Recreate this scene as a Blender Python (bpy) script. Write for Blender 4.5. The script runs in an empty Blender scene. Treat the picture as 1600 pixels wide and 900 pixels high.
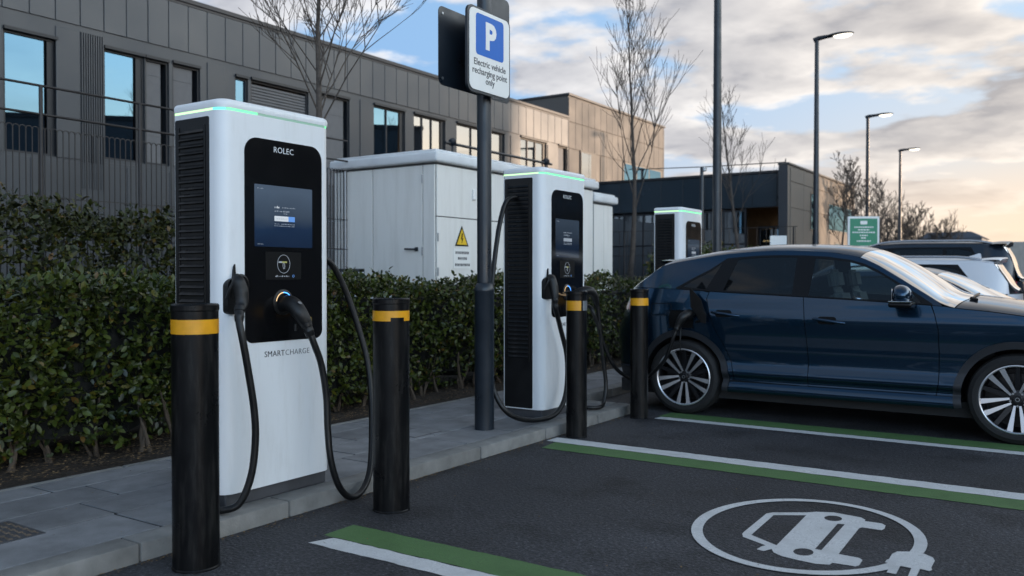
import bpy, bmesh, math, random
import numpy as np
from mathutils import Vector, Matrix
from mathutils.geometry import delaunay_2d_cdt, tessellate_polygon
random.seed(7); rng = np.random.default_rng(7)
scene = bpy.context.scene
COL = scene.collection
rad = math.radians
# ------------------------------------------------------------------ helpers
def interp(pts):
    """monotone cubic through (x,y) points"""
    xs = [p[0] for p in pts]; ys = [p[1] for p in pts]; n = len(xs)
    d = [(ys[i+1]-ys[i])/(xs[i+1]-xs[i]) for i in range(n-1)]
    m = [d[0]] + [0 if d[i-1]*d[i] <= 0 else 2*d[i-1]*d[i]/(d[i-1]+d[i]) for i in range(1, n-1)] + [d[-1]]
    def f(x):
        if x <= xs[0]: return ys[0]
        if x >= xs[-1]: return ys[-1]
        i = 0
        while x > xs[i+1]: i += 1
        h = xs[i+1]-xs[i]; t = (x-xs[i])/h
        return ys[i]*(2*t**3-3*t*t+1)+m[i]*h*(t**3-2*t*t+t)+ys[i+1]*(-2*t**3+3*t*t)+m[i+1]*h*(t**3-t*t)
    return f

def smooth_path(pts, n=8):
    """Catmull-Rom through 3-D points"""
    P = [Vector(p) for p in pts]; P = [P[0]*2-P[1]] + P + [P[-1]*2-P[-2]]
    out = []
    for i in range(1, len(P)-2):
        a, b, c, d = P[i-1], P[i], P[i+1], P[i+2]
        for k in range(n):
            t = k/n
            out.append(0.5*((2*b)+(c-a)*t+(2*a-5*b+4*c-d)*t*t+(3*b-a-3*c+d)*t**3))
    out.append(P[-2]); return out

class MB:
    def __init__(s): s.v = []; s.f = []; s.m = []
    def add(s, verts, faces, mi=0):
        o = len(s.v); s.v += [tuple(p) for p in verts]
        s.f += [tuple(i+o for i in f) for f in faces]; s.m += [mi]*len(faces); return s
    def box(s, x0, x1, y0, y1, z0, z1, mi=0):
        v = [(x, y, z) for z in (z0, z1) for y in (y0, y1) for x in (x0, x1)]
        return s.add(v, [(0,2,3,1),(4,5,7,6),(0,1,5,4),(2,6,7,3),(0,4,6,2),(1,3,7,5)], mi)
    def rbox(s, x0, x1, y0, y1, z0, z1, r=.005, seg=2, mi=0, M=None):
        bm = bmesh.new(); bmesh.ops.create_cube(bm, size=1)
        for v in bm.verts:
            v.co = Vector(((x0+x1)/2+v.co.x*(x1-x0), (y0+y1)/2+v.co.y*(y1-y0), (z0+z1)/2+v.co.z*(z1-z0)))
        bmesh.ops.bevel(bm, geom=bm.edges[:], offset=r, segments=seg, affect='EDGES', profile=.5)
        return s.addbm(bm, mi, M)
    def addbm(s, bm, mi=0, M=None):
        if M is not None: bmesh.ops.transform(bm, matrix=M, verts=bm.verts[:])
        bm.verts.index_update()
        s.add([v.co[:] for v in bm.verts], [[v.index for v in f.verts] for f in bm.faces], mi)
        bm.free(); return s
    def tube(s, path, r, n=8, mi=0, caps=True, squash=1.0):
        P = [Vector(p) for p in path]; N = len(P)
        rr = r if isinstance(r, (list, tuple)) else [r]*N
        up = None; V = []
        for i in range(N):
            t = (P[min(i+1, N-1)]-P[max(i-1, 0)]).normalized()
            if up is None: up = t.orthogonal().normalized()
            up = (up - t*up.dot(t)); up = up.normalized() if up.length > 1e-6 else t.orthogonal().normalized()
            w = t.cross(up)
            for k in range(n):
                a = 2*math.pi*k/n
                V.append(P[i]+(up*math.cos(a)+w*math.sin(a)*squash)*rr[i])
        Fc = [(i*n+k, i*n+(k+1) % n, (i+1)*n+(k+1) % n, (i+1)*n+k) for i in range(N-1) for k in range(n)]
        if caps: Fc += [tuple(reversed(range(n))), tuple((N-1)*n+k for k in range(n))]
        return s.add(V, Fc, mi)
    def lathe(s, prof, n=32, M=None, mi=0, caps=True):
        """profile (r,z) about z"""
        V = []; M = M or Matrix()
        for r, z in prof:
            for k in range(n):
                a = 2*math.pi*k/n; V.append(M @ Vector((r*math.cos(a), r*math.sin(a), z)))
        N = len(prof)
        Fc = [(i*n+k, i*n+(k+1) % n, (i+1)*n+(k+1) % n, (i+1)*n+k) for i in range(N-1) for k in range(n)]
        if caps: Fc += [tuple(reversed(range(n))), tuple((N-1)*n+k for k in range(n))]
        return s.add(V, Fc, mi)
    def prism(s, poly, lo, hi, axis='z', mi=0, M=None):
        n = len(poly)
        def m(p, h):
            q = {'z': (p[0], p[1], h), 'x': (h, p[0], p[1]), 'y': (p[0], h, p[1])}[axis]
            return M @ Vector(q) if M is not None else q
        V = [m(p, lo) for p in poly]+[m(p, hi) for p in poly]
        tri = tessellate_polygon([[Vector((p[0], p[1], 0)) for p in poly]])
        Fc = [tuple(t) for t in tri]+[tuple(i+n for i in reversed(t)) for t in tri]
        Fc += [(i, (i+1) % n, n+(i+1) % n, n+i) for i in range(n)]
        return s.add(V, Fc, mi)
    def build(s, name, mats, parent=None, smooth=35, loc=None, fix=True):
        me = bpy.data.meshes.new(name); me.from_pydata(s.v, [], s.f)
        if not isinstance(mats, (list, tuple)): mats = [mats]
        for m in mats: me.materials.append(m)
        if len(mats) > 1: me.polygons.foreach_set('material_index', s.m)
        if fix:
            bm = bmesh.new(); bm.from_mesh(me); bmesh.ops.recalc_face_normals(bm, faces=bm.faces[:]); bm.to_mesh(me); bm.free()
        if smooth:
            me.polygons.foreach_set('use_smooth', [True]*len(me.polygons)); me.set_sharp_from_angle(angle=rad(smooth))
        me.update()
        o = bpy.data.objects.new(name, me); COL.objects.link(o)
        if parent: o.parent = parent
        if loc: o.location = loc
        return o

def rrect(x0, x1, y0, y1, r, n=6):
    """rounded rectangle; r a number or (bl, br, tr, tl)"""
    R = r if isinstance(r, tuple) else (r,)*4; out = []
    for (cx, cy, a0, q) in ((x0, y0, 180, 0), (x1, y0, 270, 1), (x1, y1, 0, 2), (x0, y1, 90, 3)):
        k = R[q]; sx = 1 if cx == x0 else -1; sy = 1 if cy == y0 else -1
        for i in range(n+1):
            a = rad(a0+90*i/n); out.append((cx+sx*k+k*math.cos(a), cy+sy*k+k*math.sin(a)))
    return out

def tag(o, label=None, cat=None, group=None, kind=None):
    if label: o['label'] = label
    if cat: o['category'] = cat
    if group: o['group'] = group
    if kind: o['kind'] = kind
    return o
def thing(name, label, cat, loc=(0,0,0), rz=0, group=None):
    o = bpy.data.objects.new(name, None); COL.objects.link(o); o.location = loc; o.rotation_euler = (0,0,rz)
    o.empty_display_size = .1
    return tag(o, label, cat, group)
def copy_tree(o, loc=None, rz=None, label=None, group=None, parent=None):
    c = o.copy(); COL.objects.link(c)
    if parent: c.parent = parent
    if loc is not None: c.location = loc
    if rz is not None: c.rotation_euler = (0,0,rz)
    if label: c['label'] = label
    if group: c['group'] = group
    for ch in list(o.children): copy_tree(ch, parent=c)
    return c
def text_mb(txt, size, origin, right, up, depth=.0015, align='CENTER', spacing=1.0, bold=0.0):
    cu = bpy.data.curves.new('lettering', 'FONT'); cu.body = txt; cu.size = size; cu.align_x = align
    cu.extrude = depth/2; cu.space_character = spacing; cu.offset = bold; cu.resolution_u = 3
    ob = bpy.data.objects.new('lettering', cu); COL.objects.link(ob)
    dg = bpy.context.evaluated_depsgraph_get(); me = bpy.data.meshes.new_from_object(ob.evaluated_get(dg))
    r = Vector(right).normalized(); u = Vector(up).normalized(); n = r.cross(u); o = Vector(origin)
    mb = MB(); mb.add([o+r*v.co.x+u*v.co.y+n*v.co.z for v in me.vertices], [tuple(p.vertices) for p in me.polygons])
    bpy.data.objects.remove(ob); bpy.data.curves.remove(cu); bpy.data.meshes.remove(me)
    return mb

# ------------------------------------------------------------------ materials
def mat(name, col, rough=.5, metal=0., var=.0, vscale=8., bump=0., bscale=60., spec=.5, coat=0., rvar=0., emit=None, estr=0., island=0., detail=4, bdist=.01):
    m = bpy.data.materials.new(name); m.use_nodes = True; nt = m.node_tree; N = nt.nodes; L = nt.links
    b = N['Principled BSDF']
    b.inputs['Base Color'].default_value = (*col, 1); b.inputs['Roughness'].default_value = rough
    b.inputs['Metallic'].default_value = metal; b.inputs['Specular IOR Level'].default_value = spec
    b.inputs['Coat Weight'].default_value = coat; b.inputs['Coat Roughness'].default_value = .03
    if emit: b.inputs['Emission Color'].default_value = (*emit, 1); b.inputs['Emission Strength'].default_value = estr
    tc = N.new('ShaderNodeTexCoord') if (var or bump or rvar) else None
    colout = None
    if var or rvar:
        nz = N.new('ShaderNodeTexNoise'); nz.inputs['Scale'].default_value = vscale; nz.inputs['Detail'].default_value = detail
        nz.inputs['Roughness'].default_value = .6
        L.new(tc.outputs['Object'], nz.inputs['Vector'])
        if var:
            mr = N.new('ShaderNodeMapRange'); mr.inputs[1].default_value = .3; mr.inputs[2].default_value = .7
            mr.inputs[3].default_value = 1-var; mr.inputs[4].default_value = 1+var
            L.new(nz.outputs['Fac'], mr.inputs[0])
            mx = N.new('ShaderNodeVectorMath'); mx.operation = 'SCALE'; mx.inputs[0].default_value = col
            L.new(mr.outputs[0], mx.inputs['Scale']); colout = mx.outputs[0]
        if rvar:
            mr = N.new('ShaderNodeMapRange'); mr.inputs[1].default_value = .3; mr.inputs[2].default_value = .7
            mr.inputs[3].default_value = max(.02, rough-rvar); mr.inputs[4].default_value = min(1, rough+rvar)
            L.new(nz.outputs['Fac'], mr.inputs[0]); L.new(mr.outputs[0], b.inputs['Roughness'])
    if island:
        g = N.new('ShaderNodeNewGeometry'); mr = N.new('ShaderNodeMapRange')
        mr.inputs[3].default_value = 1-island; mr.inputs[4].default_value = 1+island
        L.new(g.outputs['Random Per Island'], mr.inputs[0])
        mx = N.new('ShaderNodeVectorMath'); mx.operation = 'SCALE'; mx.inputs[0].default_value = col
        if colout: L.new(colout, mx.inputs[0])
        L.new(mr.outputs[0], mx.inputs['Scale']); colout = mx.outputs[0]
    if colout: L.new(colout, b.inputs['Base Color'])
    if bump:
        nz = N.new('ShaderNodeTexNoise'); nz.inputs['Scale'].default_value = bscale; nz.inputs['Detail'].default_value = 5
        L.new(tc.outputs['Object'], nz.inputs['Vector'])
        bp = N.new('ShaderNodeBump'); bp.inputs['Strength'].default_value = bump; bp.inputs['Distance'].default_value = bdist
        L.new(nz.outputs['Fac'], bp.inputs['Height']); L.new(bp.outputs[0], b.inputs['Normal'])
    return m
def glass(name, tint, refl=.5, clear=0., rtint=(1,1,1), rough=0.0, dark=(.01,.012,.015)):
    """pane: part see-through (tinted), part dark, with a mirror coat by fresnel plus a fixed share"""
    m = bpy.data.materials.new(name); m.use_nodes = True; nt = m.node_tree; N = nt.nodes; L = nt.links
    N.remove(N['Principled BSDF']); out = N['Material Output']
    tr = N.new('ShaderNodeBsdfTransparent'); tr.inputs[0].default_value = (*tint, 1)
    df = N.new('ShaderNodeBsdfDiffuse'); df.inputs[0].default_value = (*dark, 1)
    a = N.new('ShaderNodeMixShader'); a.inputs[0].default_value = clear; L.new(df.outputs[0], a.inputs[1]); L.new(tr.outputs[0], a.inputs[2])
    gl = N.new('ShaderNodeBsdfGlossy'); gl.inputs['Color'].default_value = (*rtint, 1); gl.inputs['Roughness'].default_value = rough
    fr = N.new('ShaderNodeFresnel'); fr.inputs[0].default_value = 1.5
    mr = N.new('ShaderNodeMapRange'); mr.inputs[3].default_value = refl; mr.inputs[4].default_value = 1.; L.new(fr.outputs[0], mr.inputs[0])
    s = N.new('ShaderNodeMixShader'); L.new(mr.outputs[0], s.inputs[0]); L.new(a.outputs[0], s.inputs[1]); L.new(gl.outputs[0], s.inputs[2])
    L.new(s.outputs[0], out.inputs[0]); return m

M = {}
M['white'] = mat('white_powder_coat', (.74,.75,.76), .38, var=.025, vscale=3, coat=.15, rvar=.06)
M['black_gloss'] = mat('black_gloss', (.004,.004,.0045), .14, rvar=.04, vscale=5, spec=.4)
M['black_plastic'] = mat('black_plastic', (.006,.006,.0065), .42, spec=.35, var=.2, bump=.05, bscale=300, rvar=.08)
M['rubber'] = mat('cable_rubber', (.005,.005,.0055), .40, spec=.35, var=.2, vscale=30, rvar=.1)
M['plinth'] = mat('dark_plinth', (.05,.05,.055), .6, var=.25)
M['bollard'] = mat('bollard_paint', (.0028,.0029,.0034), .34, var=.3, vscale=6, rvar=.1, bump=.03, bscale=40, spec=.2)
M['yellow'] = mat('yellow_band', (.68,.305,.008), .35, var=.12, vscale=14)
M['amber'] = mat('amber_reflector', (.62,.28,.01), .3, var=.1)
M['pole'] = mat('pole_paint', (.009,.014,.021), .36, spec=.5, var=.2, vscale=5, rvar=.1)
M['steel'] = mat('grey_steel', (.35,.36,.37), .35, .8, var=.1)
M['gold'] = mat('brass_lock', (.5,.36,.1), .35, .8)
M['grey_text'] = mat('dark_lettering', (.03,.03,.035), .5)
M['white_text'] = mat('pale_lettering', (.7,.72,.74), .4)
M['sign_white'] = mat('sign_white', (.78,.77,.74), .35, var=.02)
M['sign_blue'] = mat('sign_blue', (.004,.125,.50), .4, var=.03, spec=.25)
M['sign_yellow'] = mat('warning_yellow', (.75,.48,.02), .4)
M['sign_green'] = mat('sign_green', (.01,.22,.11), .4, var=.05)
M['black'] = mat('matt_black', (.004,.004,.0045), .6, spec=.15)
M['line_white'] = None
def led(name, col, st): return mat(name, (.1,.1,.1), .4, emit=col, estr=st)
M['led_green'] = led('led_green', (.12,1,.32), .85)
M['led_pale'] = led('led_pale_green', (.50,1,.42), .8)
M['led_cyan'] = led('led_cyan', (.10,.95,.75), .9)
M['led_dim'] = led('led_dim', (.25,.55,.42), .3)
M['led_blue'] = led('led_blue', (.05,.30,1.), 1.6)
M['led_amber'] = led('led_amber', (1.,.65,.3), .6)
M['lamp_glow'] = led('lamp_diffuser', (1.,.90,.74), 1.3)

def bollard_mat():
    m = M['bollard']; nt = m.node_tree; N = nt.nodes; L = nt.links; b = N['Principled BSDF']
    tc = N.new('ShaderNodeTexCoord'); mp = N.new('ShaderNodeMapping'); mp.inputs['Scale'].default_value = (9,9,1.1); L.new(tc.outputs['Object'], mp.inputs[0])
    nz = N.new('ShaderNodeTexNoise'); nz.inputs['Scale'].default_value = 2.2; nz.inputs['Detail'].default_value = 9; nz.inputs['Roughness'].default_value = .72; L.new(mp.outputs[0], nz.inputs['Vector'])
    cr = N.new('ShaderNodeValToRGB'); e = cr.color_ramp.elements; e[0].position = .50; e[0].color = (.0028,.0029,.0034,1); e[1].position = .80; e[1].color = (.030,.028,.026,1); L.new(nz.outputs['Fac'], cr.inputs[0])
    L.new(cr.outputs[0], b.inputs['Base Color'])
bollard_mat()
def grime(m, col, dirt, lo=.56, hi=.80, scale=(2.,2.,.35), amt=1.):
    """run-off streaks and smudges with a shape of their own"""
    nt = m.node_tree; N = nt.nodes; L = nt.links; b = N['Principled BSDF']
    tc = N.new('ShaderNodeTexCoord'); mp = N.new('ShaderNodeMapping'); mp.inputs['Scale'].default_value = scale; L.new(tc.outputs['Object'], mp.inputs[0])
    nz = N.new('ShaderNodeTexNoise'); nz.inputs['Scale'].default_value = 3.; nz.inputs['Detail'].default_value = 10; nz.inputs['Roughness'].default_value = .68; L.new(mp.outputs[0], nz.inputs['Vector'])
    mr = N.new('ShaderNodeMapRange'); mr.inputs[1].default_value = lo; mr.inputs[2].default_value = hi; mr.inputs[4].default_value = amt; L.new(nz.outputs['Fac'], mr.inputs[0])
    mx = N.new('ShaderNodeMix'); mx.data_type = 'RGBA'; L.new(mr.outputs[0], mx.inputs[0]); mx.inputs[6].default_value = (*col, 1); mx.inputs[7].default_value = (*dirt, 1)
    L.new(mx.outputs[2], b.inputs['Base Color'])
grime(M['white'], (.74,.75,.76), (.56,.555,.54), .50, .82, (5,5,.8), .5)
# ------------------------------------------------------------------ camera, sky, sun
cam = bpy.data.objects.new('camera', bpy.data.cameras.new('camera')); COL.objects.link(cam); scene.camera = cam
FPX = 1352.
cam.data.sensor_width = 36; cam.data.lens = FPX/1600*36; cam.data.clip_start = .05; cam.data.clip_end = 3000
cam.location = (0,0,1.35); cam.rotation_euler = (rad(90)-math.atan(20/FPX), 0, rad(33.65))
cam.data.dof.use_dof = True; cam.data.dof.focus_distance = 5.6; cam.data.dof.aperture_fstop = 2.4
SUN_EL, SUN_AZ = 5.5, 45.; BLOCKER_H = 11.5; CLX, CLY, BACK = 5.7, 9.9, 4.2
sd = Vector((math.sin(rad(SUN_AZ))*math.cos(rad(SUN_EL)), math.cos(rad(SUN_AZ))*math.cos(rad(SUN_EL)), math.sin(rad(SUN_EL))))
sun = bpy.data.objects.new('sun', bpy.data.lights.new('sun', 'SUN')); COL.objects.link(sun)
sun.data.energy = 2.0; sun.data.angle = rad(1.2); sun.data.color = (1., .72, .50)
sun.rotation_euler = (-sd).to_track_quat('-Z', 'Y').to_euler()
scene.view_settings.view_transform = 'Standard'; scene.view_settings.look = 'None'; scene.view_settings.gamma = 1
scene.view_settings.exposure = EXPO = 1.12

w = bpy.data.worlds.new('World'); scene.world = w; w.use_nodes = True
nt = w.node_tree; N = nt.nodes; L = nt.links
bg = N['Background']; bg.inputs['Strength'].default_value = .1
sky = N.new('ShaderNodeTexSky'); sky.sky_type = 'NISHITA'; sky.sun_disc = False
sky.sun_elevation = rad(SUN_EL); sky.sun_rotation = rad(SUN_AZ); sky.air_density = 1.; sky.dust_density = 1.2; sky.ozone_density = 1.5
tc = N.new('ShaderNodeTexCoord')
def math_n(op, a, b=None, c=None, clamp=False):
    n = N.new('ShaderNodeMath'); n.operation = op; n.use_clamp = clamp
    for i, v in enumerate((a, b, c)):
        if v is None: continue
        if isinstance(v, (int, float)): n.inputs[i].default_value = v
        else: L.new(v, n.inputs[i])
    return n.outputs[0]
def vec_n(op, a, b=None):
    n = N.new('ShaderNodeVectorMath'); n.operation = op
    for i, v in enumerate((a, b)):
        if v is None: continue
        if isinstance(v, (tuple, list)): n.inputs[i].default_value = v
        else: L.new(v, n.inputs[i])
    return n
def ramp(fac, stops):
    n = N.new('ShaderNodeValToRGB'); cr = n.color_ramp
    while len(cr.elements) < len(stops): cr.elements.new(.5)
    for e, (p, c) in zip(cr.elements, stops): e.position = p; e.color = (*c, 1) if len(c) == 3 else c
    L.new(fac, n.inputs[0]); return n.outputs[0]
def mixc(f, a, b):
    n = N.new('ShaderNodeMix'); n.data_type = 'RGBA'
    for i, v in ((0, f), (6, a), (7, b)):
        if isinstance(v, tuple): n.inputs[i].default_value = (*v, 1)
        elif isinstance(v, float): n.inputs[i].default_value = v
        else: L.new(v, n.inputs[i])
    return n.outputs[2]
dirv = vec_n('NORMALIZE', tc.outputs['Generated']).outputs[0]
sep = N.new('ShaderNodeSeparateXYZ'); L.new(dirv, sep.inputs[0])
zc = math_n('MAXIMUM', sep.outputs['Z'], 0.0)
den = math_n('ADD', zc, .14)
comb = N.new('ShaderNodeCombineXYZ')
L.new(math_n('DIVIDE', sep.outputs['X'], den), comb.inputs[0]); L.new(math_n('DIVIDE', sep.outputs['Y'], den), comb.inputs[1])
def cloud(vec, scale, off, detail=7, rough=.55, dist=.3):
    a = vec_n('ADD', vec, off).outputs[0]
    n = N.new('ShaderNodeTexNoise'); n.inputs['Scale'].default_value = scale; n.inputs['Detail'].default_value = detail
    n.inputs['Roughness'].default_value = rough; n.inputs['Distortion'].default_value = dist; L.new(a, n.inputs['Vector'])
    return n.outputs['Fac']
CO = (CLX, CLY, 0.)
warp = cloud(comb.outputs[0], .9, (7.,3.,0.), 2)
def field(off):
    a = cloud(comb.outputs[0], 1.9, off, 9, .52, .1)          # cloud masses
    c = cloud(comb.outputs[0], .42, (off[0]*.7+5., off[1]*.7, 0.), 2, .5, 0.)   # where the banks are
    return math_n('ADD', math_n('MULTIPLY', a, .72), math_n('MULTIPLY', c, .28))
base = field(CO)
shift = field((CO[0]+sd.x*.10, CO[1]+sd.y*.10, 0.))
mask = N.new('ShaderNodeMapRange'); mask.interpolation_type = 'SMOOTHSTEP'
mask.inputs[1].default_value = .468; mask.inputs[2].default_value = .535; L.new(base, mask.inputs[0])
# light side of each cloud faces the sun; thick middles are greyer
lit = math_n('ADD', math_n('MULTIPLY', math_n('SUBTRACT', base, shift), 8.), .60, clamp=True)
thick = N.new('ShaderNodeMapRange'); thick.inputs[1].default_value = .48; thick.inputs[2].default_value = .62; thick.inputs[3].default_value = 1.; thick.inputs[4].default_value = .25; L.new(base, thick.inputs[0])
litf = math_n('MULTIPLY', lit, thick.outputs[0], clamp=True)
sdot = vec_n('DOT_PRODUCT', dirv, tuple(sd)).outputs['Value']
glow = N.new('ShaderNodeMapRange'); glow.interpolation_type = 'SMOOTHSTEP'; glow.inputs[1].default_value = .05; glow.inputs[2].default_value = .9; L.new(sdot, glow.inputs[0])
low = N.new('ShaderNodeMapRange'); low.interpolation_type = 'SMOOTHSTEP'; low.inputs[1].default_value = .30; low.inputs[2].default_value = 0.; L.new(sep.outputs['Z'], low.inputs[0])
warm = math_n('MULTIPLY', glow.outputs[0], low.outputs[0])
def sc(c, k=1): return tuple(x*10*k for x in c)
c_dark = mixc(glow.outputs[0], sc((.225,.235,.265)), sc((.235,.22,.215)))
c_lit = mixc(glow.outputs[0], sc((.50,.50,.51)), sc((.60,.54,.47)))
ccol = mixc(litf, c_dark, c_lit)
blue = vec_n('SCALE', sky.outputs[0]); blue.inputs['Scale'].default_value = 1.0
veil = mixc(glow.outputs[0], sc((.150,.26,.42)), sc((.30,.385,.48)))
veil = mixc(warm, veil, sc((.49,.395,.30)))
clear = mixc(.92, blue.outputs[0], veil)
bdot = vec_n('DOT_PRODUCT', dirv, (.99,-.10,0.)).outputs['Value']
thin = N.new('ShaderNodeMapRange'); thin.interpolation_type = 'SMOOTHSTEP'; thin.inputs[1].default_value = .0; thin.inputs[2].default_value = .7; thin.inputs[3].default_value = 1.; thin.inputs[4].default_value = .25; L.new(bdot, thin.inputs[0])
fin = mixc(math_n('MULTIPLY', mask.outputs[0], thin.outputs[0]), clear, ccol)
# pale band hugging the horizon
hz = N.new('ShaderNodeMapRange'); hz.interpolation_type = 'SMOOTHSTEP'; hz.inputs[1].default_value = .15; hz.inputs[2].default_value = 0.01; hz.inputs[4].default_value = .92; L.new(sep.outputs['Z'], hz.inputs[0])
fin = mixc(hz.outputs[0], fin, mixc(glow.outputs[0], sc((.40,.41,.43)), sc((.56,.41,.27))))
# unseen sky behind the viewer: brightness added low down to light facing surfaces
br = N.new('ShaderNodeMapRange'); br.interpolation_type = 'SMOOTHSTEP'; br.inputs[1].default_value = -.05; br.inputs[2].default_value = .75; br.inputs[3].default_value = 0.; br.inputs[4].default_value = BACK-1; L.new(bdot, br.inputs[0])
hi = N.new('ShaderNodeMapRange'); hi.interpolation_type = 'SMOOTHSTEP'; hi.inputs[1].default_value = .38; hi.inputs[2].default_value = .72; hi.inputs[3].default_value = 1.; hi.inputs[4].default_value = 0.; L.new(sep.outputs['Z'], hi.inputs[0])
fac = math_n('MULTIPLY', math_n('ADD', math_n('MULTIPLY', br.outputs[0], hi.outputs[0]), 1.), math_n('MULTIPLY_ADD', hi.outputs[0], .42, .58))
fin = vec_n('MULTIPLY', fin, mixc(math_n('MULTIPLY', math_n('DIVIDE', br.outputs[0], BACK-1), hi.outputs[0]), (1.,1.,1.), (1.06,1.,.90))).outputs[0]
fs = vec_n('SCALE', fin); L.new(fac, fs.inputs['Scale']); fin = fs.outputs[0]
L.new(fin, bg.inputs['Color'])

# ------------------------------------------------------------------ ground
def asphalt():
    m = mat('asphalt', (.045,.045,.048), .82, spec=.35); nt = m.node_tree; N = nt.nodes; L = nt.links; b = N['Principled BSDF']
    tc = N.new('ShaderNodeTexCoord')
    def nz(s, d=4, r=.6):
        n = N.new('ShaderNodeTexNoise'); n.inputs['Scale'].default_value = s; n.inputs['Detail'].default_value = d; n.inputs['Roughness'].default_value = r
        L.new(tc.outputs['Object'], n.inputs['Vector']); return n.outputs['Fac']
    a, c, c2 = nz(.9, 5), nz(48, 6, .78), nz(260, 2)
    vo = N.new('ShaderNodeTexVoronoi'); vo.inputs['Scale'].default_value = 70; L.new(tc.outputs['Object'], vo.inputs['Vector'])
    def cr(fac, stops):
        n = N.new('ShaderNodeValToRGB')
        while len(n.color_ramp.elements) < len(stops): n.color_ramp.elements.new(.5)
        for e, (p, v) in zip(n.color_ramp.elements, stops): e.position = p; e.color = (v, v, v*1.03, 1)
        L.new(fac, n.inputs[0]); return n.outputs[0]
    big = cr(a, [(.28, .016), (.45, .030), (.58, .036), (.74, .053)])
    grain = cr(c, [(.30, .25), (.47, .85), (.58, 1.7), (.66, 4.2)])
    mx = N.new('ShaderNodeMix'); mx.data_type = 'RGBA'; mx.blend_type = 'MULTIPLY'; mx.inputs[0].default_value = 1
    L.new(big, mx.inputs[6]); L.new(grain, mx.inputs[7])
    st = cr(nz(1.7, 7, .7), [(.52, 1.), (.62, .62), (.70, .45)]); tk = cr(nz(.33, 3), [(.35, .82), (.65, 1.22)]); fk = nz(190, 2, .5)
    m3 = N.new('ShaderNodeMix'); m3.data_type = 'RGBA'; m3.blend_type = 'MULTIPLY'; m3.inputs[0].default_value = 1; L.new(st, m3.inputs[6]); L.new(tk, m3.inputs[7])
    m4 = N.new('ShaderNodeMix'); m4.data_type = 'RGBA'; m4.blend_type = 'MULTIPLY'; m4.inputs[0].default_value = 1; L.new(mx.outputs[2], m4.inputs[6]); L.new(m3.outputs[2], m4.inputs[7])
    fl = cr(fk, [(.70, 0.), (.76, 1.)]); m5 = N.new('ShaderNodeMix'); m5.data_type = 'RGBA'; L.new(fl, m5.inputs[0]); L.new(m4.outputs[2], m5.inputs[6]); m5.inputs[7].default_value = (.17,.16,.15,1)
    L.new(m5.outputs[2], b.inputs['Base Color'])
    ad = N.new('ShaderNodeMath'); ad.operation = 'MULTIPLY_ADD'; ad.inputs[1].default_value = -.8; L.new(vo.outputs['Distance'], ad.inputs[0]); L.new(c, ad.inputs[2])
    bp = N.new('ShaderNodeBump'); bp.inputs['Strength'].default_value = .65; bp.inputs['Distance'].default_value = .012
    L.new(ad.outputs[0], bp.inputs['Height']); L.new(bp.outputs[0], b.inputs['Normal'])
    rr = N.new('ShaderNodeMapRange'); rr.inputs[3].default_value = .5; rr.inputs[4].default_value = .85; L.new(a, rr.inputs[0]); L.new(rr.outputs[0], b.inputs['Roughness'])
    return m
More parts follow.
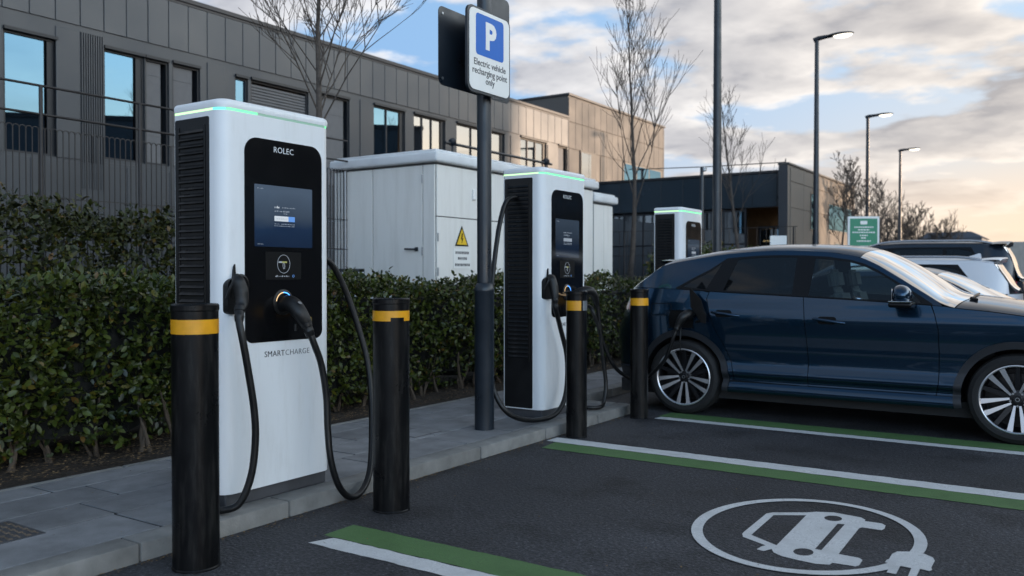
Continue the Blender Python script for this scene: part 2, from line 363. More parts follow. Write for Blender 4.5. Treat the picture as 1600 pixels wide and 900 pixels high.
def paint(name, col, wear=.5):
    m = mat(name, col, .7); nt = m.node_tree; N = nt.nodes; L = nt.links; b = N['Principled BSDF']
    tc = N.new('ShaderNodeTexCoord')
    def nz(s, d=5, r=.65):
        n = N.new('ShaderNodeTexNoise'); n.inputs['Scale'].default_value = s; n.inputs['Detail'].default_value = d; n.inputs['Roughness'].default_value = r
        L.new(tc.outputs['Object'], n.inputs['Vector']); return n.outputs['Fac']
    a, c, g = nz(5), nz(90), nz(140, 3)
    ad = N.new('ShaderNodeMath'); ad.operation = 'ADD'; L.new(a, ad.inputs[0]); L.new(c, ad.inputs[1])
    mr = N.new('ShaderNodeMapRange'); mr.inputs[1].default_value = 1.05; mr.inputs[2].default_value = 1.28; mr.inputs[4].default_value = wear; L.new(ad.outputs[0], mr.inputs[0])
    mx = N.new('ShaderNodeMix'); mx.data_type = 'RGBA'; mx.inputs[6].default_value = (*col, 1); mx.inputs[7].default_value = (col[0]*.35+.02, col[1]*.35+.02, col[2]*.35+.02, 1)
    L.new(mr.outputs[0], mx.inputs[0])
    vc = N.new('ShaderNodeTexVoronoi'); vc.feature = 'DISTANCE_TO_EDGE'; vc.inputs['Scale'].default_value = 16
    wv = N.new('ShaderNodeMix'); wv.data_type = 'RGBA'; wv.inputs[0].default_value = .08; L.new(tc.outputs['Object'], wv.inputs[6])
    wn_ = N.new('ShaderNodeTexNoise'); wn_.inputs['Scale'].default_value = 12; wn_.inputs['Detail'].default_value = 4; L.new(tc.outputs['Object'], wn_.inputs['Vector']); L.new(wn_.outputs['Color'], wv.inputs[7]); L.new(wv.outputs[2], vc.inputs['Vector'])
    ck = N.new('ShaderNodeMapRange'); ck.inputs[1].default_value = .0; ck.inputs[2].default_value = .035; ck.inputs[3].default_value = .55; ck.inputs[4].default_value = 0.; L.new(vc.outputs['Distance'], ck.inputs[0])
    ca = N.new('ShaderNodeMapRange'); ca.inputs[1].default_value = .45; ca.inputs[2].default_value = .6; L.new(a, ca.inputs[0])
    cm = N.new('ShaderNodeMath'); cm.operation = 'MULTIPLY'; L.new(ck.outputs[0], cm.inputs[0]); L.new(ca.outputs[0], cm.inputs[1])
    mxx = N.new('ShaderNodeMath'); mxx.operation = 'MAXIMUM'; L.new(cm.outputs[0], mxx.inputs[0]); L.new(mr.outputs[0], mxx.inputs[1]); L.new(mxx.outputs[0], mx.inputs[0])
    m2 = N.new('ShaderNodeMapRange'); m2.inputs[1].default_value = .3; m2.inputs[2].default_value = .7; m2.inputs[3].default_value = .75; m2.inputs[4].default_value = 1.12; L.new(a, m2.inputs[0])
    vm = N.new('ShaderNodeVectorMath'); vm.operation = 'SCALE'; L.new(mx.outputs[2], vm.inputs[0]); L.new(m2.outputs[0], vm.inputs['Scale']); L.new(vm.outputs[0], b.inputs['Base Color'])
    bp = N.new('ShaderNodeBump'); bp.inputs['Strength'].default_value = .5; bp.inputs['Distance'].default_value = .006; L.new(g, bp.inputs['Height']); L.new(bp.outputs[0], b.inputs['Normal'])
    return m
M['asphalt'] = asphalt()
M['line_white'] = paint('white_road_paint', (.60,.60,.60), .6); M['line_green'] = paint('green_road_paint', (.075,.160,.048), .55)
g = MB().add([(-900,-900,0),(900,-900,0),(900,900,0),(-900,900,0)], [(0,1,2,3)]).build('car_park_ground', M['asphalt'], smooth=0)
tag(g, kind='structure')
def marking(name, polys, m, z, label, cat, group=None):
    mb = MB()
    for poly in polys:
        loops = poly if isinstance(poly[0][0], (tuple, list)) else [poly]
        tri = tessellate_polygon([[Vector((p[0], p[1], 0)) for p in lp] for lp in loops]); z += .0012
        flat = [p for lp in loops for p in lp]
        mb.add([(p[0], p[1], z) for p in flat], [tuple(t) for t in tri])
    o = mb.build(name, m, smooth=0)
    for p in o.data.polygons:
        if p.normal.z < 0: p.flip()
    return tag(o, label, cat, group)
def strip(x0, x1, y0, y1, sk=.05, jit=.005):
    n = 240; A = []; B = []
    for i in range(n+1):
        x = x0+(x1-x0)*i/n
        A.append((x, y0+random.uniform(-jit, jit))); B.append((x+(sk if i == 0 else 0), y1+random.uniform(-jit, jit)))
    return A+B[::-1]
GW, GG = 'white bay lines on the tarmac', 'green bay strips on the tarmac'
marking('bay_line', [strip(-3.26, 9, 3.045, 3.175)], M['line_white'], .002, 'white painted line nearest the viewer, beside the second thick bollard', 'road marking', GW)
marking('bay_strip', [strip(-3.29, 9, 3.18, 3.40, .0)], M['line_green'], .002, 'green painted strip along the far side of the nearest white line', 'road marking', GG)
marking('bay_line', [strip(-3.66, 9, 6.0, 6.175, .0)], M['line_white'], .002, 'long white painted line just above the car and plug symbol', 'road marking', GW)
marking('bay_strip', [strip(-3.54, 9, 5.735, 5.99, -.03)], M['line_green'], .002, 'green painted strip between the long white line and the car and plug symbol', 'road marking', GG)
marking('bay_line', [strip(-3.39, 9, 7.50, 7.63, .02)], M['line_white'], .002, 'white painted line running alongside the blue car', 'road marking', GW)
marking('bay_strip', [strip(-3.41, 9, 7.64, 7.92, .02)], M['line_green'], .002, 'green painted strip under the near wheels of the blue car', 'road marking', GG)
BODY=[(-1.49,4.405),(-1.493,4.441),(-1.503,4.855),(-1.48,4.897),(-1.318,5.004),(-1.279,5.048),(-1.19,5.089),(-1.04,5.067),(-1.01,5.032),(-1.009,5.003),(-.922,5.007),(-.896,4.976),(-.89,4.909),(-.897,4.873),(-.995,4.87),(-1.004,4.845),(-.993,4.341),(-.897,4.335),(-.877,4.31),(-.874,4.222),(-.885,4.199),(-.987,4.191),(-.991,4.156),(-1.046,4.134),(-1.131,4.142),(-1.212,4.157),(-1.261,4.189),(-1.286,4.239),(-1.308,4.184),(-1.346,4.192),(-1.339,4.255),(-1.328,4.279),(-1.468,4.353)]
WS=[(-1.459,4.844),(-1.306,4.942),(-1.283,4.309),(-1.444,4.41)]
SLOT=[(-1.119,4.868),(-1.084,4.879),(-1.077,4.355),(-1.108,4.357)]
def ell(cx, cy, rx, ry, n=48): return [(cx+rx*math.cos(2*math.pi*i/n), cy+ry*math.sin(2*math.pi*i/n)) for i in range(n)]
H1 = ell(-1.165,4.963,.046,.058,20); H2 = ell(-1.143,4.278,.046,.06,20)
PLUG=[(-.783,4.333),(-.782,4.374),(-.775,4.391),(-.777,4.479),(-.764,4.533),(-.713,4.567),(-.649,4.57),(-.604,4.53),(-.59,4.483),(-.59,4.372),(-.582,4.339),(-.59,4.314),(-.63,4.325),(-.627,4.164),(-.659,4.156),(-.665,4.313),(-.713,4.317),(-.709,4.187),(-.749,4.188),(-.753,4.326)]
marking('bay_symbol', [[BODY, WS, SLOT, H1, H2], PLUG, [ell(-1.222,4.625,.572,.70,72), ell(-1.222,4.625,.512,.645,72)]], M['line_white'], .0015,
        'white ring symbol of a car with a plug painted in the near bay', 'road marking')
# kerbs, paving, soil
KX, KZ = -3.70, .09
M['kerb'] = mat('kerb_concrete', (.18,.175,.165), .85, var=.22, vscale=7, bump=.25, bscale=90, island=.07)
M['slab'] = mat('paving_slab', (.175,.176,.182), .78, var=.30, vscale=4.5, bump=.25, bscale=90, island=.16, detail=8)
M['soil'] = mat('mulch_soil', (.035,.024,.016), .95, var=.5, vscale=30, bump=1., bscale=25, bdist=.05)
mb = MB()
def kerb_run(mb, axis, fixed0, fixed1, a0, a1, step=.915):
    a = a0
    while a < a1-.02:
        b = min(a+step, a1)
        if axis == 'y': mb.rbox(fixed0, fixed1, a+.004, b-.004, -.1, KZ+random.uniform(-.001,.001), .012, 2)
        else: mb.rbox(a+.0025, b-.0025, fixed0, fixed1, -.1, KZ+random.uniform(-.001,.001), .012, 2)
        a = b
kerb_run(mb, 'y', KX-.165, KX, -4, 7.70)
kerb_run(mb, 'x', 7.535, 7.70, -4.40-.165, KX-.17, .36)
kerb_run(mb, 'y', -4.40-.165, -4.40, 7.70, 40)
tag(mb.build('kerb', M['kerb']), kind='structure')
mb = MB()
def slabs(mb, x0, x1, y0, y1, rows, lens):
    x = x1
    for k, wd in enumerate(rows):
        xa = max(x-wd, x0); y = y0-random.uniform(0, .8)
        while y < y1:
            l = random.choice(lens); ya, yb = max(y, y0), min(y+l, y1)
            if yb-ya > .05:
                dz = random.uniform(-.0012,.0012)
                mb.rbox(xa+.008, x-.008, ya+.008, yb-.008, -.05, KZ-.003+dz, .0025, 1)
            y += l
        x = xa
slabs(mb, -5.27, -3.866, -4, 7.532, [.42,.36,.36,.262], [.62,.78,.9,.9,1.05])
slabs(mb, -5.27, -4.568, 7.535, 40, [.36,.342], [.62,.78,.9,1.05])
tag(mb.build('paving', M['slab']), kind='structure')
mb = MB(); mb.box(-5.268, -3.862, -4, 7.53, -.04, .0805); mb.box(-5.268, -4.562, 7.53, 40, -.04, .0805)
tag(mb.build('paving_bed', mat('joint_mortar',(.005,.005,.005),.95), smooth=0), kind='structure')
mb = MB(); kerb_run(mb, 'y', -5.325, -5.275, -4, 40)
tag(mb.build('edging', M['kerb']), kind='structure')
# soil with an uneven surface
nx, ny = 40, 260; V = []
for j in range(ny+1):
    for i in range(nx+1):
        x = -9-( -9+5.33)*i/nx; y = -4+44*j/ny
        V.append((x, y, .065+.03*math.sin(x*5.1+y*3.3)*math.sin(y*2.1-x*1.7)+random.uniform(-.012,.012)))
Fc = [(j*(nx+1)+i, j*(nx+1)+i+1, (j+1)*(nx+1)+i+1, (j+1)*(nx+1)+i) for j in range(ny) for i in range(nx)]
tag(MB().add(V, Fc).build('planting_bed', M['soil'], smooth=60), kind='structure')
# small stuff: bark chips and fallen leaves
mb = MB()
def flake(x, y, z, l, w):
    a = random.uniform(0, 6.28); c, s = math.cos(a), math.sin(a); t = random.uniform(-.4,.4)*l
    mb.add([(x-c*l, y-s*l, z), (x+s*w, y-c*w, z+abs(t)*.5), (x+c*l, y+s*l, z+t*.5+.002), (x-s*w, y+c*w, z+.002)], [(0,1,2,3)])
M['litter'] = mat('dry_leaf_litter', (.16,.10,.045), .9, island=.6)
for i in range(4200):
    y = random.uniform(1.5, 13) if i % 3 else random.uniform(1.5, 6)
    flake(random.uniform(-6.1, -5.34), y, .10+random.uniform(0,.012), random.uniform(.006,.022), random.uniform(.003,.010))
for i in range(650):
    y = random.uniform(1.2, 7.6); flake(KX+.012+abs(random.gauss(0,.035)), y, .004+random.uniform(0,.004), random.uniform(.004,.011), random.uniform(.003,.006))
for i in range(130):
    flake(random.uniform(-3.6,-1), random.uniform(2,7.5), .005, random.uniform(.003,.008), random.uniform(.002,.005))
for i in range(60):
    flake(random.uniform(-5.2,-3.9), random.uniform(2,9), KZ+.003, random.uniform(.004,.01), random.uniform(.002,.006))
tag(mb.build('leaf_litter', M['litter'], smooth=0, fix=False), 'dry leaf flakes and bark chips along the kerb and in the bed', 'leaf litter', kind='stuff')
# ------------------------------------------------------------------ chargers
def screen_mat(dim=False):
    m = bpy.data.materials.new('display'); m.use_nodes = True; nt = m.node_tree; N = nt.nodes; L = nt.links; b = N['Principled BSDF']
    b.inputs['Base Color'].default_value = (.006,.008,.012,1); b.inputs['Roughness'].default_value = .08
    tc = N.new('ShaderNodeTexCoord'); sp = N.new('ShaderNodeSeparateXYZ'); L.new(tc.outputs['Generated'], sp.inputs[0])
    nz = N.new('ShaderNodeTexNoise'); nz.inputs['Scale'].default_value = 2.2; L.new(tc.outputs['Generated'], nz.inputs['Vector'])
    ad = N.new('ShaderNodeMath'); ad.operation = 'MULTIPLY_ADD'; ad.inputs[1].default_value = .22; L.new(nz.outputs['Fac'], ad.inputs[0]); L.new(sp.outputs['Z'], ad.inputs[2])
    cr = N.new('ShaderNodeValToRGB'); e = cr.color_ramp.elements
    e[0].position = .1; e[0].color = (.006,.018,.050,1); e[1].position = 1.1 if False else 1.; e[1].color = (.085,.125,.185,1)
    for p, c in ((.42, (.010,.028,.072)), (.62, (.050,.075,.115))):
        k = e.new(p); k.color = (*c, 1)
    L.new(ad.outputs[0], cr.inputs[0]); L.new(cr.outputs[0], b.inputs['Emission Color']); b.inputs['Emission Strength'].default_value = .16 if dim else .34
    return m
M['screen'] = screen_mat(); M['screen_dim'] = screen_mat(True)
M['ui_white'] = mat('display_text', (.3,.3,.3), .3, emit=(.75,.82,.9), estr=.24)
M['ui_soft'] = mat('display_small_text', (.2,.2,.2), .3, emit=(.5,.6,.75), estr=.14)
M['ui_blue'] = mat('display_button', (.05,.1,.3), .3, emit=(.10,.26,.55), estr=.4)
M['ui_green'] = mat('reader_icon', (.1,.1,.05), .3, emit=(.35,.38,.12), estr=.3)
M['grille'] = mat('vent_black', (.005,.0053,.006), .4, spec=.35, var=.2, rvar=.1)
XF, YH, XB = .21, .40, -.21       # half depth / half width of the cabinet
def make_charger(label, loc, group, near=True):
    t = thing('charging_station', label, 'charger', loc, 0, group)
    mb = MB(); mb.rbox(XB+.02, XF-.025, -YH+.03, YH-.03, -.002, .085, .006, 1); mb.build('plinth', M['plinth'], t)
    rr = (.02,.075,.075,.02)
    mb = MB(); pl = rrect(XB, XF, -YH, YH, rr, 8); mb.prism(pl, .075, 2.147)
    mb.build('cabinet_body', M['white'], t, 40)
    # cap with rounded upper edge, slightly overhanging on the far end
    mb = MB(); lay = []
    for z, off in ((2.160, 0), (2.185, .004), (2.198, -.001), (2.206, -.010), (2.2105, -.026)):
        lay.append((z, rrect(XB-off, XF+off, -YH-off, YH+off+.006, tuple(max(.012, k+off) for k in rr), 8)))
    n = len(lay[0][1]); V = [(p[0], p[1], z) for z, P in lay for p in P]
    Fc = [(i*n+k, i*n+(k+1) % n, (i+1)*n+(k+1) % n, (i+1)*n+k) for i in range(len(lay)-1) for k in range(n)]
    Fc += [tuple(reversed(range(n))), tuple((len(lay)-1)*n+k for k in range(n))]
    mb.add(V, Fc); mb.build('cap', M['white'], t, 40)
    # light strip: thin band between body and cap
    o = -.0015; P = rrect(XB-o-.002, XF+o, -YH-o, YH+o, rr, 8); mb = MB(); n = len(P)
    for i in range(n):
        a, b = P[i], P[(i+1) % n]
        cuts = max(1, int(math.hypot(a[0]-b[0], a[1]-b[1])/.04))
        for k in range(cuts):
            p = (a[0]+(b[0]-a[0])*k/cuts, a[1]+(b[1]-a[1])*k/cuts); q = (a[0]+(b[0]-a[0])*(k+1)/cuts, a[1]+(b[1]-a[1])*(k+1)/cuts)
            mx, my = (p[0]+q[0])/2, (p[1]+q[1])/2
            if not near: mi = 1 if my < -YH+.01 else 0
            elif mx < XF-.09 and my < 0: mi = 1
            elif my < -YH+.03: mi = 2
            elif my < -.16 and mx > 0: mi = 0
            elif my > YH-.05: mi = 0
            else: mi = 3
            mb.add([(p[0], p[1], 2.1465), (q[0], q[1], 2.1465), (q[0], q[1], 2.1605), (p[0], p[1], 2.1605)], [(0,1,2,3)], mi)
    mb.build('light_strip', [M['led_green'], M['led_pale'], M['led_cyan'], M['led_dim']], t, 0)
    # side vents, both ends
    for s in (-1, 1):
        mb = MB(); y = s*YH; xa, xb = XB+.022, XF-.105
        a, b = (y-.006, y+.014) if s < 0 else (y-.014, y+.006)
        mb.prism(rrect(xa, xb, .085, 2.118, .012, 3), min(a,b)+.002, max(a,b)-.002, 'y'); panel = mb.build('vent_panel', M['grille'], t, 30)
        mb = MB(); z = 2.045; yo = y+s*.004
        mb.rbox(xa+.03, xa+.042, yo-.006, yo+.006, .50, 2.075, .002, 1); mb.rbox(xb-.042, xb-.03, yo-.006, yo+.006, .50, 2.075, .002, 1)
        while z > .52:
            q = [(yo+s*.010, z-.012), (yo+s*.0115, z-.008), (yo-s*.004, z+.014), (yo-s*.006, z+.010)]
            mb.prism(q, xa+.04, xb-.04, 'x'); z -= .0385
        mb.build('vent_louvres', M['bollard'], panel, 0)
    # front fascia
    x = XF
    fas = MB().prism(rrect(-.255,.315,.885,2.022,(.05,.05,.085,.085),8), x-.004, x+.004, 'x').build('front_panel', M['black_gloss'], t, 30)
    MB().prism(rrect(-.190,.236,1.420,1.766,.004,2), x+.002, x+.0055, 'x').build('display_screen', M['screen'] if near else M['screen_dim'], fas, 0)
    X = x+.0062
    def bar(mb, y0, y1, z0, z1, mi=0): mb.box(X-.0004, X+.0004, y0, y1, z0, z1, mi)
    def words(mb, y0, y1, z, h, mi=0):
        y = y0
        while y < y1:
            l = random.uniform(.5, 2.2)*h; e = min(y+l, y1)
            for k in range(max(1, int((e-y)/(h*.42)))):
                yy = y+k*h*.42; bar(mb, yy, yy+h*.26, z, z+h*random.choice((.65,.65,1)), mi)
            y = e+h*.5
    mb = MB(); words(mb, -.048,-.004,1.640,.013); words(mb, .006,.105,1.643,.006,1); words(mb, -.048,.06,1.620,.008,1); words(mb, .018,.044,1.608,.006,1)
    bar(mb,-.050,.052,1.567,1.596); bar(mb,.052,.100,1.567,1.596,2); words(mb,-.035,.046,1.577,.009,3)
    words(mb,-.048,-.01,1.549,.005,1); words(mb,.0,.1,1.549,.006,1); words(mb,-.05,.1,1.538,.005,1); words(mb,-.17,-.13,1.742,.005,1); words(mb,-.17,-.13,1.432,.004,1)
    if not near: mb.m = [1]*len(mb.m)
    mb.build('screen_content', [M['ui_white'], M['ui_soft'], M['ui_blue'], M['ui_soft']], fas, 0)
    text_mb('ROLEC', .047, (x+.0047,.020,1.954), (0,1,0), (0,0,1), spacing=1.04, bold=-.0004).build('maker_lettering', M['white_text'], fas, 0)
    text_mb('SMART', .046, (XF+.0008,.026,.800), (0,1,0), (0,0,1), align='RIGHT', bold=.0, spacing=1.05).build('model_lettering', M['grey_text'], t, 0)
    text_mb('CHARGE', .046, (XF+.0008,.029,.800), (0,1,0), (0,0,1), align='LEFT', bold=-.0007, spacing=1.05).build('model_lettering', M['plinth'], t, 0)
    rd = MB().prism(rrect(-.115,.148,1.235,1.392,.006,2), x+.002, x+.006, 'x').build('card_reader', M['black'], fas, 0)
    mb = MB(); ring = []
    for k in range(41):
        a = 2*math.pi*k/40; ring.append((X, .016+.046*math.cos(a), 1.324+.052*math.sin(a)))
    mb.tube(ring, .0014, 5, 0, False)
    bar(mb,-.022,.004,1.330,1.339); bar(mb,.004,.040,1.330,1.339,2)
    mb.tube([(X,.012,1.333),(X,.010,1.312),(X,.014,1.296),(X,.022,1.296),(X,.024,1.318),(X,.018,1.330)], .0016, 5)
    words(mb,-.045,-.02,1.250,.010); words(mb,-.012,.058,1.250,.010)
    mb.tube([(X, .088+.007*math.cos(k*.7), 1.255+.007*math.sin(k*.7)) for k in range(10)], .0012, 4, 1, False)
    mb.build('reader_icon', [M['ui_soft'], M['ui_blue'], M['ui_green']], fas, 0)
    # socket with its lit arc
    R90 = Matrix.Translation((x+.002,.010,1.105)) @ Matrix.Rotation(rad(90), 4, 'Y')
    so = MB().lathe([(.074,0),(.074,.008),(.066,.012),(.050,.012),(.046,.004),(.0,.004)], 36, R90, caps=False).build('socket', M['black_plastic'], fas)
    mb = MB()
    for i in range(28):
        a0, a1 = rad(8+i*164/28), rad(8+(i+1)*164/28); mi = 0 if i < 15 else 1
        mb.add([(x+.0155,.010+r*math.cos(a),1.105+r*math.sin(a)) for a, r in ((a0,.054),(a1,.054),(a1,.0595),(a0,.0595))], [(0,1,2,3)], mi)
    mb.build('status_ring', [M['led_blue'], M['led_amber']], fas, 0)
    mb = MB(); mb.prism(rrect(.196,.226,.958,1.015,.012,5), x+.003, x+.010, 'x'); lk = mb.build('door_lock', M['gold'], fas)
    mb = MB(); mb.lathe([(.0085,0),(.0085,.003),(.006,.003),(.0,.003)], 16, Matrix.Translation((x+.010,.211,.992)) @ Matrix.Rotation(rad(90),4,'Y')); mb.box(x+.010,x+.0135,.209,.213,.966,.985)
    mb.build('keyhole', M['black'], fas)
    return t
def local(t, pts): return [Vector(p)-Vector(t.location) for p in pts]
def cable(t, pts, r=.0195, name='charging_cable', n=10):
    P = smooth_path(local(t, pts), 8)
    return MB().tube(P, r, 14).build(name, M['rubber'], t, 60)
def connector(parent, spine, radii, name='connector', sq=.85, base=(0,0,0)):
    """gun-shaped plug: fat tapered tube along the spine with collar rings"""
    P = smooth_path([Vector(p)-Vector(base) for p in spine], 6)
    n = len(P); rr = []
    for i in range(n):
        t = i/(n-1)*(len(radii)-1); k = min(int(t), len(radii)-2); rr.append(radii[k]+(radii[k+1]-radii[k])*(t-k))
    mb = MB().tube(P, rr, 18, squash=sq)
    return mb.build(name, M['black_plastic'], parent, 50)
def collar(parent, a, b, r, base=(0,0,0), name='strain_relief'):
    a = Vector(a)-Vector(base); b = Vector(b)-Vector(base); d = b-a
    P = [a+d*t for t in (0,.05,.3,.35,.6,.65,.95,1)]
    return MB().tube(P, [r*.9,r,r,r*.9,r*.88,r*.95,r*.82,r*.74], 16).build(name, M['black_plastic'], parent, 30)
def holster(t, y, z, name='connector_holster'):
    """black cradle on the rounded front corner with the plug hanging in it"""
    mb = MB(); x = XF-.006
    mb.prism([(p[0], p[1]) for p in rrect(y-.055, y+.060, z-.105, z+.09, (.02,.02,.055,.045), 6)], x-.03, x+.022, 'x')
    h = mb.build(name, M['black_plastic'], t, 35)
    mb = MB(); arch = [(x+.012, y-.052, z-.02), (x+.045, y-.045, z+.05), (x+.055, y-.01, z+.098), (x+.055, y+.03, z+.092), (x+.045, y+.055, z+.05), (x+.02, y+.06, z-.01)]
    mb.tube(smooth_path(arch, 5), .011, 8); mb.build('cradle_hood', M['black_plastic'], h)
    mb = MB(); mb.prism([(y-.022,z+.07),(y-.012,z+.15),(y-.004,z+.165),(y+.002,z+.07)], x+.01, x+.022, 'x'); mb.build('release_tab', M['black_plastic'], h, 0)
    return h
CG = 'white charging stations along the hedge'
C1 = (-4.05, 3.385, KZ)
c1 = make_charger('nearest white charging station, with lit dark display and two thick black cables', C1, CG, True)
h = holster(c1, -.325, 1.155); B = C1
pl = connector(h, [(-3.80,3.035,1.345),(-3.775,3.035,1.315),(-3.765,3.045,1.26),(-3.755,3.04,1.20),(-3.735,3.015,1.165)], [.022,.036,.040,.036,.026], base=B)
MB().rbox(.285,.312,-.335,-.318,1.10,1.165,.004,1).build('latch', M['black_plastic'], h)
collar(h, (-3.742,3.017,1.185), (-3.715,2.990,1.105), .028, B)
cable(c1, [(-3.73,3.005,1.155),(-3.71,2.988,1.098),(-3.69,2.992,1.014),(-3.68,3.02,.844),(-3.67,3.049,.638),(-3.67,3.056,.467),(-3.68,3.034,.283),(-3.71,2.985,.150),(-3.76,2.93,.118),(-3.84,2.925,.112),(-3.92,2.96,.13),(-3.95,3.03,.15)])
pl = connector(c1, [(-3.835,3.395,1.185),(-3.79,3.396,1.19),(-3.745,3.398,1.175),(-3.71,3.408,1.135),(-3.69,3.43,1.085),(-3.685,3.437,1.06)], [.052,.050,.047,.044,.037,.030], base=B)
MB().lathe([(.012,0),(.012,.002),(0,.002)], 18, Matrix.Translation(Vector((-3.700,3.398,1.194))-Vector(B)) @ Matrix.Rotation(rad(38),4,'Y')).build('emblem', M['steel'], pl)
collar(pl, (-3.687,3.430,1.085), (-3.672,3.452,1.005), .031, B)
MB().rbox(.312,.328,.0,.016,.945,.985,.004,1).build('latch', M['black_plastic'], pl)
cable(c1, [(-3.683,3.437,1.06),(-3.66,3.464,.968),(-3.65,3.513,.837),(-3.64,3.542,.651),(-3.63,3.542,.467),(-3.61,3.547,.285),(-3.6,3.602,.127),(-3.6,3.696,.045),(-3.62,3.814,.058),(-3.66,3.924,.152),(-3.72,4.007,.35),(-3.78,4.066,.579),(-3.84,4.09,.817),(-3.9,4.055,1.063),(-3.94,3.993,1.269),(-3.96,3.90,1.42),(-3.97,3.80,1.46)])
MB().lathe([(.032,0),(.032,.012),(.026,.03),(.022,.05)], 18, Matrix.Translation((.08,.40,1.37)) @ Matrix.Rotation(rad(-90),4,'X')).build('cable_gland', M['black_plastic'], c1)
C2 = (-4.165, 6.825, KZ); B = C2
c2 = make_charger('second white charging station, right of the sign post, with a cable loop on its left', C2, CG, False)
c3 = copy_tree(c2, (-4.90, 11.69, KZ), label='farthest white charging station, behind the roof of the blue car', group=CG)
h = holster(c2, -.325, 1.155)
pl = connector(h, [(-3.93,6.485,1.345),(-3.90,6.485,1.315),(-3.885,6.49,1.26),(-3.87,6.485,1.18),(-3.86,6.475,1.12)], [.022,.036,.040,.036,.026], base=B)
collar(h, (-3.865,6.478,1.15), (-3.856,6.480,1.05), .028, B)
MB().tube(smooth_path([(.29,-.33,1.12),(.31,-.26,1.09),(.31,-.15,1.08),(.24,-.10,1.10)],4), .007, 6).build('tan_strap', mat('tan_strap',(.35,.20,.09),.7), h)
cable(c2, [(-4.22,6.44,2.05),(-4.25,6.36,2.03),(-4.26,6.28,1.96),(-4.25,6.175,1.738),(-4.22,6.045,1.35),(-4.18,5.94,.974),(-4.14,5.883,.658),(-4.08,5.862,.398),(-3.99,5.899,.231),(-3.93,6.049,.147),(-3.88,6.273,.118),(-3.84,6.473,.152),(-3.82,6.593,.307),(-3.83,6.632,.614),(-3.85,6.543,.901),(-3.858,6.478,1.06)], .0215)
pl = connector(c2, [(-3.95,6.98,1.17),(-3.90,7.03,1.20),(-3.86,7.09,1.21),(-3.845,7.15,1.17),(-3.838,7.19,1.10),(-3.835,7.20,1.06)], [.050,.046,.044,.044,.036,.028], base=B)
cable(c2, [(-3.836,7.195,1.08),(-3.83,7.22,.989),(-3.82,7.279,.623),(-3.80,7.315,.319),(-3.79,7.25,.150),(-3.79,7.16,.118),(-3.86,7.08,.118),(-4.0,7.06,.118)], .0195)
# cable from the second station to the car
t = thing('charging_cable', 'black charging cable drooping from the second station to the rear of the blue car', 'cable', (-3.7,7.638,.03))
cable(t, [(-3.97,7.20,1.06),(-3.90,7.18,1.05),(-3.86,7.175,1.0),(-3.84,7.214,.899),(-3.80,7.306,.653),(-3.75,7.421,.463),(-3.70,7.638,.347),(-3.62,7.758,.334),(-3.5,7.718,.402),(-3.36,7.701,.554),(-3.28,7.697,.753),(-3.245,7.722,.865)], .0185, 'cable')
pl = connector(t, [(-3.245,7.718,.865),(-3.225,7.725,.905),(-3.20,7.742,.95),(-3.175,7.79,.975),(-3.165,7.86,.978)], [.028,.036,.046,.048,.044], base=t.location)
collar(pl, (-3.235,7.722,.885), (-3.262,7.708,.815), .027, t.location)

# ------------------------------------------------------------------ bollards
def make_bollard(label, x, y, r, band, group, notch=0):
    t = thing('bollard', label, 'bollard', (x, y, 0), 0, group)
    MB().lathe([(r+.004,-.02),(r+.004,.006),(r,.012),(r,1.185),(r+.0035,1.190),(r+.0035,1.212),(r-.002,1.2185),(r-.010,1.219),(r-.016,1.212),(0,1.214)], 56).build('post', M['bollard'], t, 30)
    mb = MB(); n = 72; za, zb = band; a0 = math.atan2(-y, -x)         # angle towards the viewer side
    for i in range(n):
        A = [2*math.pi*(i+k)/n for k in (0,1)]
        d = (A[0]-a0+math.pi) % (2*math.pi)-math.pi; lo = za; mi = 0
        if notch == 1 and -.05 < d < .75: lo = za+.020
        if notch == 2 and .42 < d < .62: continue
        if notch == 2 and d >= .62: mi = 1
        mb.add([((r+.0012)*math.cos(a), (r+.0012)*math.sin(a), z) for a, z in ((A[0],lo),(A[1],lo),(A[1],zb),(A[0],zb))], [(0,1,2,3)], mi)
    mb.build('reflective_band', [M['yellow'] if notch < 2 else M['amber'], M['steel'] if notch == 2 else M['yellow']], t, 0)
    return t
BG = 'black bollards along the kerb'
make_bollard('leftmost black bollard, thick with a yellow band, before the nearest charging station', -3.435, 2.515, .1045, (1.082,1.148), BG)
make_bollard('thick black bollard with a chipped yellow band, right of the nearest charging station', -3.335, 3.755, .1045, (1.09,1.148), BG, 1)
make_bollard('slim black bollard with an amber reflector, standing before the second charging station', -3.555, 6.315, .087, (1.057,1.138), BG, 2)
make_bollard('slim black bollard with a yellow band beside the rear wheel of the blue car', -3.53, 7.475, .084, (1.065,1.135), BG)
# covers set in the paving
def cover(label, x, y, w, l, kind):
    t = thing('drain_cover', label, 'drain cover', (x, y, KZ-.004))
    MB().rbox(-w/2, w/2, -l/2, l/2, -.01, .004, .002, 1).build('frame', M['plinth'], t, 0)
    mb = MB(); n = 9
    for i in range(n):
        for j in range(n):
            xx = -w/2+.03+(w-.06)*i/(n-1); yy = -l/2+.03+(l-.06)*j/(n-1); d = .6*(w-.06)/(n-1)
            if kind: mb.rbox(xx-d/2, xx+d/2, yy-d/2*(1 if (i+j) % 2 else .4), yy+d/2*(1 if (i+j) % 2 else .4), .003, .0075, .001, 1)
    if kind: mb.build('tread', M['steel'] if False else mat('cast_iron',(.15,.115,.085),.6,.2,var=.4), t, 0)
    else: MB().rbox(-w/2+.015, w/2-.015, -l/2+.015, l/2-.015, .003, .007, .001, 1).build('plate', M['slab'], t, 0)
cover('rusty square drain grate in the paving at the left edge', -4.42, 2.05, .36, .40, 1)
cover('flat rectangular cover plate in the paving left of the sign post', -4.47, 5.33, .26, .34, 0)

